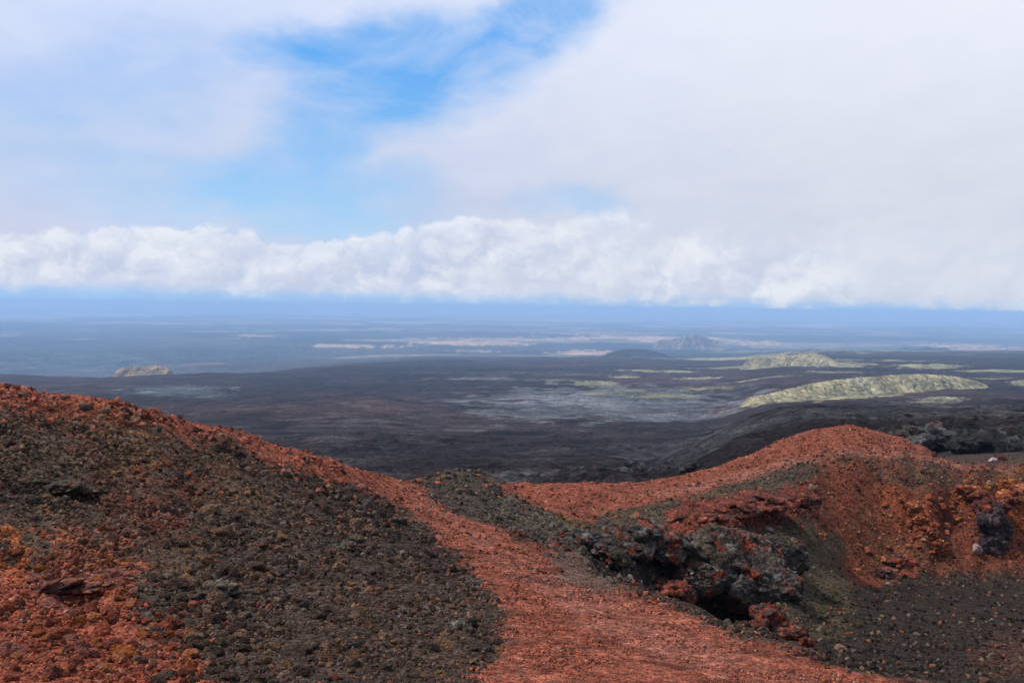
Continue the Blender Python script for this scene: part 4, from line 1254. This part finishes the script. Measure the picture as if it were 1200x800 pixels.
DARK_MIX = [(0.060, 0.050, 0.043), (0.095, 0.083, 0.070), (0.060, 0.048, 0.038), (0.11, 0.083, 0.060), (0.15, 0.11, 0.072), (0.085, 0.072, 0.064), (0.17, 0.125, 0.09)]
RED_MIX = [(0.26, 0.07, 0.04), (0.30, 0.095, 0.055), (0.20, 0.06, 0.04), (0.33, 0.12, 0.06), (0.27, 0.11, 0.085), (0.14, 0.05, 0.036), (0.34, 0.11, 0.035)]
SCATTER = [  # corners, how many, sizes, colours, kind, label, group
    ((0, 705, 240, 800), 150, (10, 27), RED_MIX, 'scoria_rock', 'reddish clinker block in the red heap at the lower left corner', 'red clinker blocks heaped at the lower left corner'),
    ((0, 645, 150, 705), 34, (8, 14), RED_MIX, 'scoria_rock', 'reddish stone on the orange band above the red heap', 'red stones on the orange band'),
    ((160, 690, 330, 800), 66, (11, 30), DARK_MIX, 'lava_rock', 'dark lava rock beside the red heap low on the black slope', 'dark rocks low on the black slope'),
    ((180, 590, 330, 690), 64, (9, 23), DARK_MIX + [TANC], 'lava_rock', 'brown grey lava rock in the upper part of the black slope', 'rocks in the upper black slope'),
    ((330, 575, 470, 700), 50, (8, 19), DARK_MIX + [GRYC], 'lava_rock', 'dark grey lava rock on the black slope towards the path', 'dark grey rocks towards the path'),
    ((330, 700, 560, 800), 46, (8, 19), DARK_MIX + [TANC, PALEC], 'lava_rock', 'grey brown stone on the black slope at the bottom middle', 'stones on the black slope at the bottom middle'),
    ((0, 480, 260, 600), 46, (8, 16), DARK_MIX + [TANC], 'lava_rock', 'brown grey stone on the upper left hillside', 'stones on the upper left hillside'),
    ((150, 540, 240, 640), 22, (8, 12), RED_MIX, 'scoria_rock', 'red brown stone on the brown patch of the left hillside', 'red brown stones on the brown patch'),
    ((640, 610, 735, 660), 22, (8, 13), [GRYC, DKC, (0.10, 0.10, 0.10), (0.12, 0.05, 0.04)], 'lava_rock', 'grey lava rock among the jagged rocks left of the dark hollow', 'grey rocks left of the dark hollow'),
    ((795, 580, 950, 612), 26, (8, 13), RED_MIX[:4], 'scoria_rock', 'red clinker stone lying on the long red ledge', 'red stones on the long ledge'),
    ((1062, 585, 1112, 655), 26, (7, 12), [(0.30, 0.10, 0.05), (0.36, 0.17, 0.09), REDC, (0.25, 0.07, 0.03)], 'scoria_rock', 'orange stone in the slanting rubble rib of the crater wall', 'orange stones of the rubble rib'),
    ((1115, 565, 1200, 600), 24, (7, 12), [(0.28, 0.09, 0.03), (0.33, 0.13, 0.04), REDC], 'scoria_rock', 'orange stone near the top of the crater wall at the right', 'orange stones near the crater top'),
    ((1005, 640, 1075, 682), 20, (7, 12), RED_MIX[:4], 'scoria_rock', 'red stone at the foot of the crater wall beside black cinder', 'red stones at the foot of the crater wall'),
]
HUES = [('black', (0.036, 0.031, 0.028)), ('grey', (0.085, 0.080, 0.076)), ('dark brown', (0.070, 0.052, 0.040)), ('brown', (0.115, 0.085, 0.058)),
        ('tan', (0.175, 0.120, 0.070)), ('pale', (0.22, 0.19, 0.15)), ('dark red', (0.125, 0.045, 0.034)), ('brick red', (0.200, 0.055, 0.036)),
        ('light red', (0.29, 0.095, 0.050)), ('dusty pink', (0.23, 0.095, 0.080)), ('orange', (0.31, 0.095, 0.028))]
LATER = []
SHORT = ['heap of red blocks', 'orange band', 'lower black slope', 'upper black slope', 'slope near the path', 'bottom middle slope', 'upper left hillside', 'brown patch', 'jagged grey rocks', 'long red ledge', 'orange rubble rib', 'orange crater rim', 'crater wall foot']
for ((u0, v0, u1, v1), cnt, (a, b), cols, kind, lab, grp), short in zip(SCATTER, SHORT):
    named = {}
    for q in range(cnt):
        c = rk.choice(cols)
        f_ = rk.uniform(0.75, 1.25)
        c = tuple(x * f_ for x in c)
        size = a + (b - a) * rk.random() ** 2.2
        u, v = rk.uniform(u0, u1), rk.uniform(v0, v1)
        o = rock(u, v, size, kind, c, lab, grp)
        if o is None:
            continue
        hue = min(HUES, key=lambda h: sum((math.log(x / y)) ** 2 for x, y in zip(h[1], c)))[0]
        k = (size - a) / (b - a)
        word = 'small' if k < 0.12 else 'mid-sized' if k < 0.5 else 'large'
        col_i, row_i = int((u - u0) / (u1 - u0) * 5), int((v - v0) / (v1 - v0) * 3)
        where_ = ('upper', 'middle', 'lower')[min(row_i, 2)] + ' ' + ('far left', 'left', 'centre', 'right', 'far right')[min(col_i, 4)]
        named.setdefault((word, hue, where_), []).append((u, o))
    for (word, hue, where_), L in named.items():
        L.sort(key=lambda t: t[0])
        for n_, (u, o) in enumerate(L):
            rank = '' if len(L) == 1 else (', ' + ('first', 'second', 'third', 'fourth', 'fifth', 'sixth', 'seventh', 'eighth', 'ninth')[min(n_, 8)] + ' from left')
            o['label'] = '%s %s stone, %s of the %s%s' % (word, hue, where_, short, rank)

# ------------------------------------------------------------------ loose stones too many to count
def stones(name, n_seen, n_rest, lo, hi, power, seed, where, bright, odd):
    rs = np.random.RandomState(seed)
    u = rs.uniform(-30, 1230, n_seen * 2)
    v = rs.uniform(440, 812, n_seen * 2)
    s, t = sight(u, v)
    ci = np.clip(np.searchsorted(s_all, s), 1, len(s_all) - 1)
    ji = np.full(len(u), -1)
    for c in np.unique(ci):
        m = ci == c
        ji[m] = np.searchsorted(RMN[c], t[m])
    ok = (ji > 0) & (ji < len(l_all) - 1)
    ci, ji, s = ci[ok], ji[ok], s[ok]
    # and over the parts that cannot be seen from here
    c2 = rs.randint(1, len(s_all) - 1, n_rest)
    j2 = rs.randint(90, len(l_all) - 1, n_rest)
    ci, ji = np.concatenate([ci, c2]), np.concatenate([ji, j2])
    fr = rs.rand(2, len(ci))
    X0 = GX[ci, ji] + (fr[0] - 0.5) * (GX[ci, ji] - GX[ci - 1, ji])
    Y0 = GY[ci, ji] + (fr[1] - 0.5) * (GY[ci, ji] - GY[ci, ji - 1])
    Z0 = GZ[ci, ji]
    jit = rs.randn(2, len(ci)) * np.where(rs.rand(len(ci)) < 0.25, 16, 4)
    base = GC[np.clip(ci + jit[0].astype(int), 0, len(s_all) - 1), np.clip(ji + jit[1].astype(int), 0, len(l_all) - 1)]
    drift = fbm2(X0 / 1.1, Y0 / 1.1, 4, 303)
    keep = where(ci, ji, rs) & (rs.rand(len(ci)) < 0.35 + 0.65 * sstep(drift, -0.25, 0.15))
    X0, Y0, Z0, base, ci, ji = X0[keep], Y0[keep], Z0[keep], base[keep], ci[keep], ji[keep]
    n = len(X0)
    r = (lo + (hi - lo) * rs.rand(n) ** power) * 0.5 / F * Y0
    r = np.clip(r * (0.75 + 0.7 * sstep(drift[keep], -0.1, 0.35)), 0.004, 0.125)
    col = base * (bright[0] + (bright[1] - bright[0]) * rs.rand(n, 1) ** 1.3) * (1 + rs.randn(n, 1) * np.array((0.07, 0.0, -0.08)))
    od = rs.rand(n) < odd
    isred = (base[:, 0] / base[:, 1]) > 2.6
    pal_d = np.array([(0.17, 0.115, 0.065), (0.13, 0.105, 0.09), (0.22, 0.075, 0.04), (0.20, 0.105, 0.055), (0.11, 0.078, 0.062), (0.15, 0.05, 0.035)])
    pal_r = np.array([(0.30, 0.12, 0.07), (0.05, 0.036, 0.032), (0.33, 0.11, 0.04), (0.20, 0.10, 0.08), (0.08, 0.03, 0.024), (0.36, 0.19, 0.13)])
    pick = rs.randint(0, 6, n)
    oc = np.where(isred[:, None], pal_r[pick], pal_d[pick])
    col = np.where(od[:, None], oc, col)
    col = np.clip(col, 0.008, 0.5)
    me = bpy.data.meshes.new(name)
    me.vertices.add(n)
    me.vertices.foreach_set('co', np.stack([X0, Y0, Z0 + r * 0.25], 1).astype(np.float32).ravel())
    at = me.attributes.new('stone_size', 'FLOAT_VECTOR', 'POINT')
    at.data.foreach_set('vector', (r[:, None] * rs.uniform(0.65, 1.25, (n, 3)) * (1, 1, 0.8)).astype(np.float32).ravel())
    at = me.attributes.new('stone_turn', 'FLOAT_VECTOR', 'POINT')
    at.data.foreach_set('vector', (rs.rand(n, 3) * (1.2, 1.2, 6.28)).astype(np.float32).ravel())
    at = me.attributes.new('stone_col', 'FLOAT_COLOR', 'POINT')
    at.data.foreach_set('color', np.concatenate([col, np.ones((n, 1))], 1).astype(np.float32).ravel())
    at = me.attributes.new('stone_kind', 'INT', 'POINT')
    at.data.foreach_set('value', rs.randint(0, 5, n).astype(np.int32))
    o = bpy.data.objects.new(name, me)
    link(o, 'stuff')
    ng = bpy.data.node_groups.new(name, 'GeometryNodeTree')
    ng.interface.new_socket('Geometry', in_out='INPUT', socket_type='NodeSocketGeometry')
    ng.interface.new_socket('Geometry', in_out='OUTPUT', socket_type='NodeSocketGeometry')
    N, Lk = ng.nodes, ng.links
    gi, go = N.new('NodeGroupInput'), N.new('NodeGroupOutput')
    join = N.new('GeometryNodeJoinGeometry')
    for k in range(5):
        ic = N.new('GeometryNodeMeshIcoSphere')
        ic.inputs['Radius'].default_value = 1.0
        ic.inputs['Subdivisions'].default_value = 1 if k < 3 else 2
        sp = N.new('GeometryNodeSetPosition')
        nz = N.new('ShaderNodeTexNoise')
        nz.noise_dimensions = '4D'
        nz.inputs['W'].default_value = k * 3.7
        nz.inputs['Scale'].default_value = 0.9
        nz.inputs['Detail'].default_value = 2.0
        sub = N.new('ShaderNodeVectorMath')
        sub.operation = 'SUBTRACT'
        sub.inputs[1].default_value = (0.5, 0.5, 0.5)
        sc = N.new('ShaderNodeVectorMath')
        sc.operation = 'SCALE'
        sc.inputs['Scale'].default_value = 1.9
        Lk.new(nz.outputs['Color'], sub.inputs[0])
        Lk.new(sub.outputs[0], sc.inputs[0])
        Lk.new(ic.outputs['Mesh'], sp.inputs['Geometry'])
        Lk.new(sc.outputs[0], sp.inputs['Offset'])
        smt = N.new('GeometryNodeSetMaterial')
        smt.inputs['Material'].default_value = M_PEBBLE
        Lk.new(sp.outputs[0], smt.inputs['Geometry'])
        g2 = N.new('GeometryNodeGeometryToInstance')
        Lk.new(smt.outputs[0], g2.inputs[0])
        Lk.new(g2.outputs[0], join.inputs[0])
    ip = N.new('GeometryNodeInstanceOnPoints')
    Lk.new(gi.outputs[0], ip.inputs['Points'])
    Lk.new(join.outputs[0], ip.inputs['Instance'])
    ip.inputs['Pick Instance'].default_value = True

    def attr(nm, typ):
        a = N.new('GeometryNodeInputNamedAttribute')
        a.data_type = typ
        a.inputs['Name'].default_value = nm
        return next(q for q in a.outputs if q.enabled and q.name == 'Attribute')
    Lk.new(attr('stone_kind', 'INT'), ip.inputs['Instance Index'])
    er = N.new('FunctionNodeEulerToRotation')
    Lk.new(attr('stone_turn', 'FLOAT_VECTOR'), er.inputs[0])
    Lk.new(er.outputs[0], ip.inputs['Rotation'])
    Lk.new(attr('stone_size', 'FLOAT_VECTOR'), ip.inputs['Scale'])
    Lk.new(ip.outputs[0], go.inputs[0])
    md = o.modifiers.new('scatter', 'NODES')
    md.node_group = ng
    return o


def on_path(ci, ji, rs):
    return (path_m[ci, ji] > 0.5)


def off_path(ci, ji, rs):
    g_ = gravel_m[ci, ji]
    return (path_m[ci, ji] <= 0.5) & (rs.rand(len(ci)) < (1 - 0.35 * g_) * (1 - 0.45 * sstep(GY[ci, ji], 40, 55)) * (1 - 0.4 * wall_m[ci, ji]))


stones('scoria_gravel', 95000, 20000, 0.8, 3.8, 3.5, 71, on_path, (0.40, 2.0), 0.16)
stones('cinder_stones', 120000, 26000, 0.7, 7.5, 6.0, 72, off_path, (0.5, 2.3), 0.15)

# ---- haze ----------------------------------------------------------------
me = bpy.data.meshes.new('haze')
vs = []
for z in (-470.0, 12.0):
    for a, b in ((-76000, -3000), (76000, -3000), (76000, 101000), (-76000, 101000)):
        vs.append((a, b, z))
me.from_pydata(vs, [], [(0, 3, 2, 1), (4, 5, 6, 7), (0, 1, 5, 4), (1, 2, 6, 5), (2, 3, 7, 6), (3, 0, 4, 7)])
hm = bpy.data.materials.new('air')
hm.use_nodes = True
hm.node_tree.nodes.clear()
g = G(hm.node_tree)
o_ = g.n('ShaderNodeOutputMaterial')
pv = g.n('ShaderNodeVolumePrincipled')
pv.inputs['Color'].default_value = (0.46, 0.69, 1.0, 1.0)
pv.inputs['Density'].default_value = 0.000076
pv.inputs['Anisotropy'].default_value = 0.0
hm.node_tree.links.new(pv.outputs[0], o_.inputs['Volume'])
me.materials.append(hm)
haze = bpy.data.objects.new('haze', me)
link(haze, 'stuff')

S.cycles.volume_bounces = 2
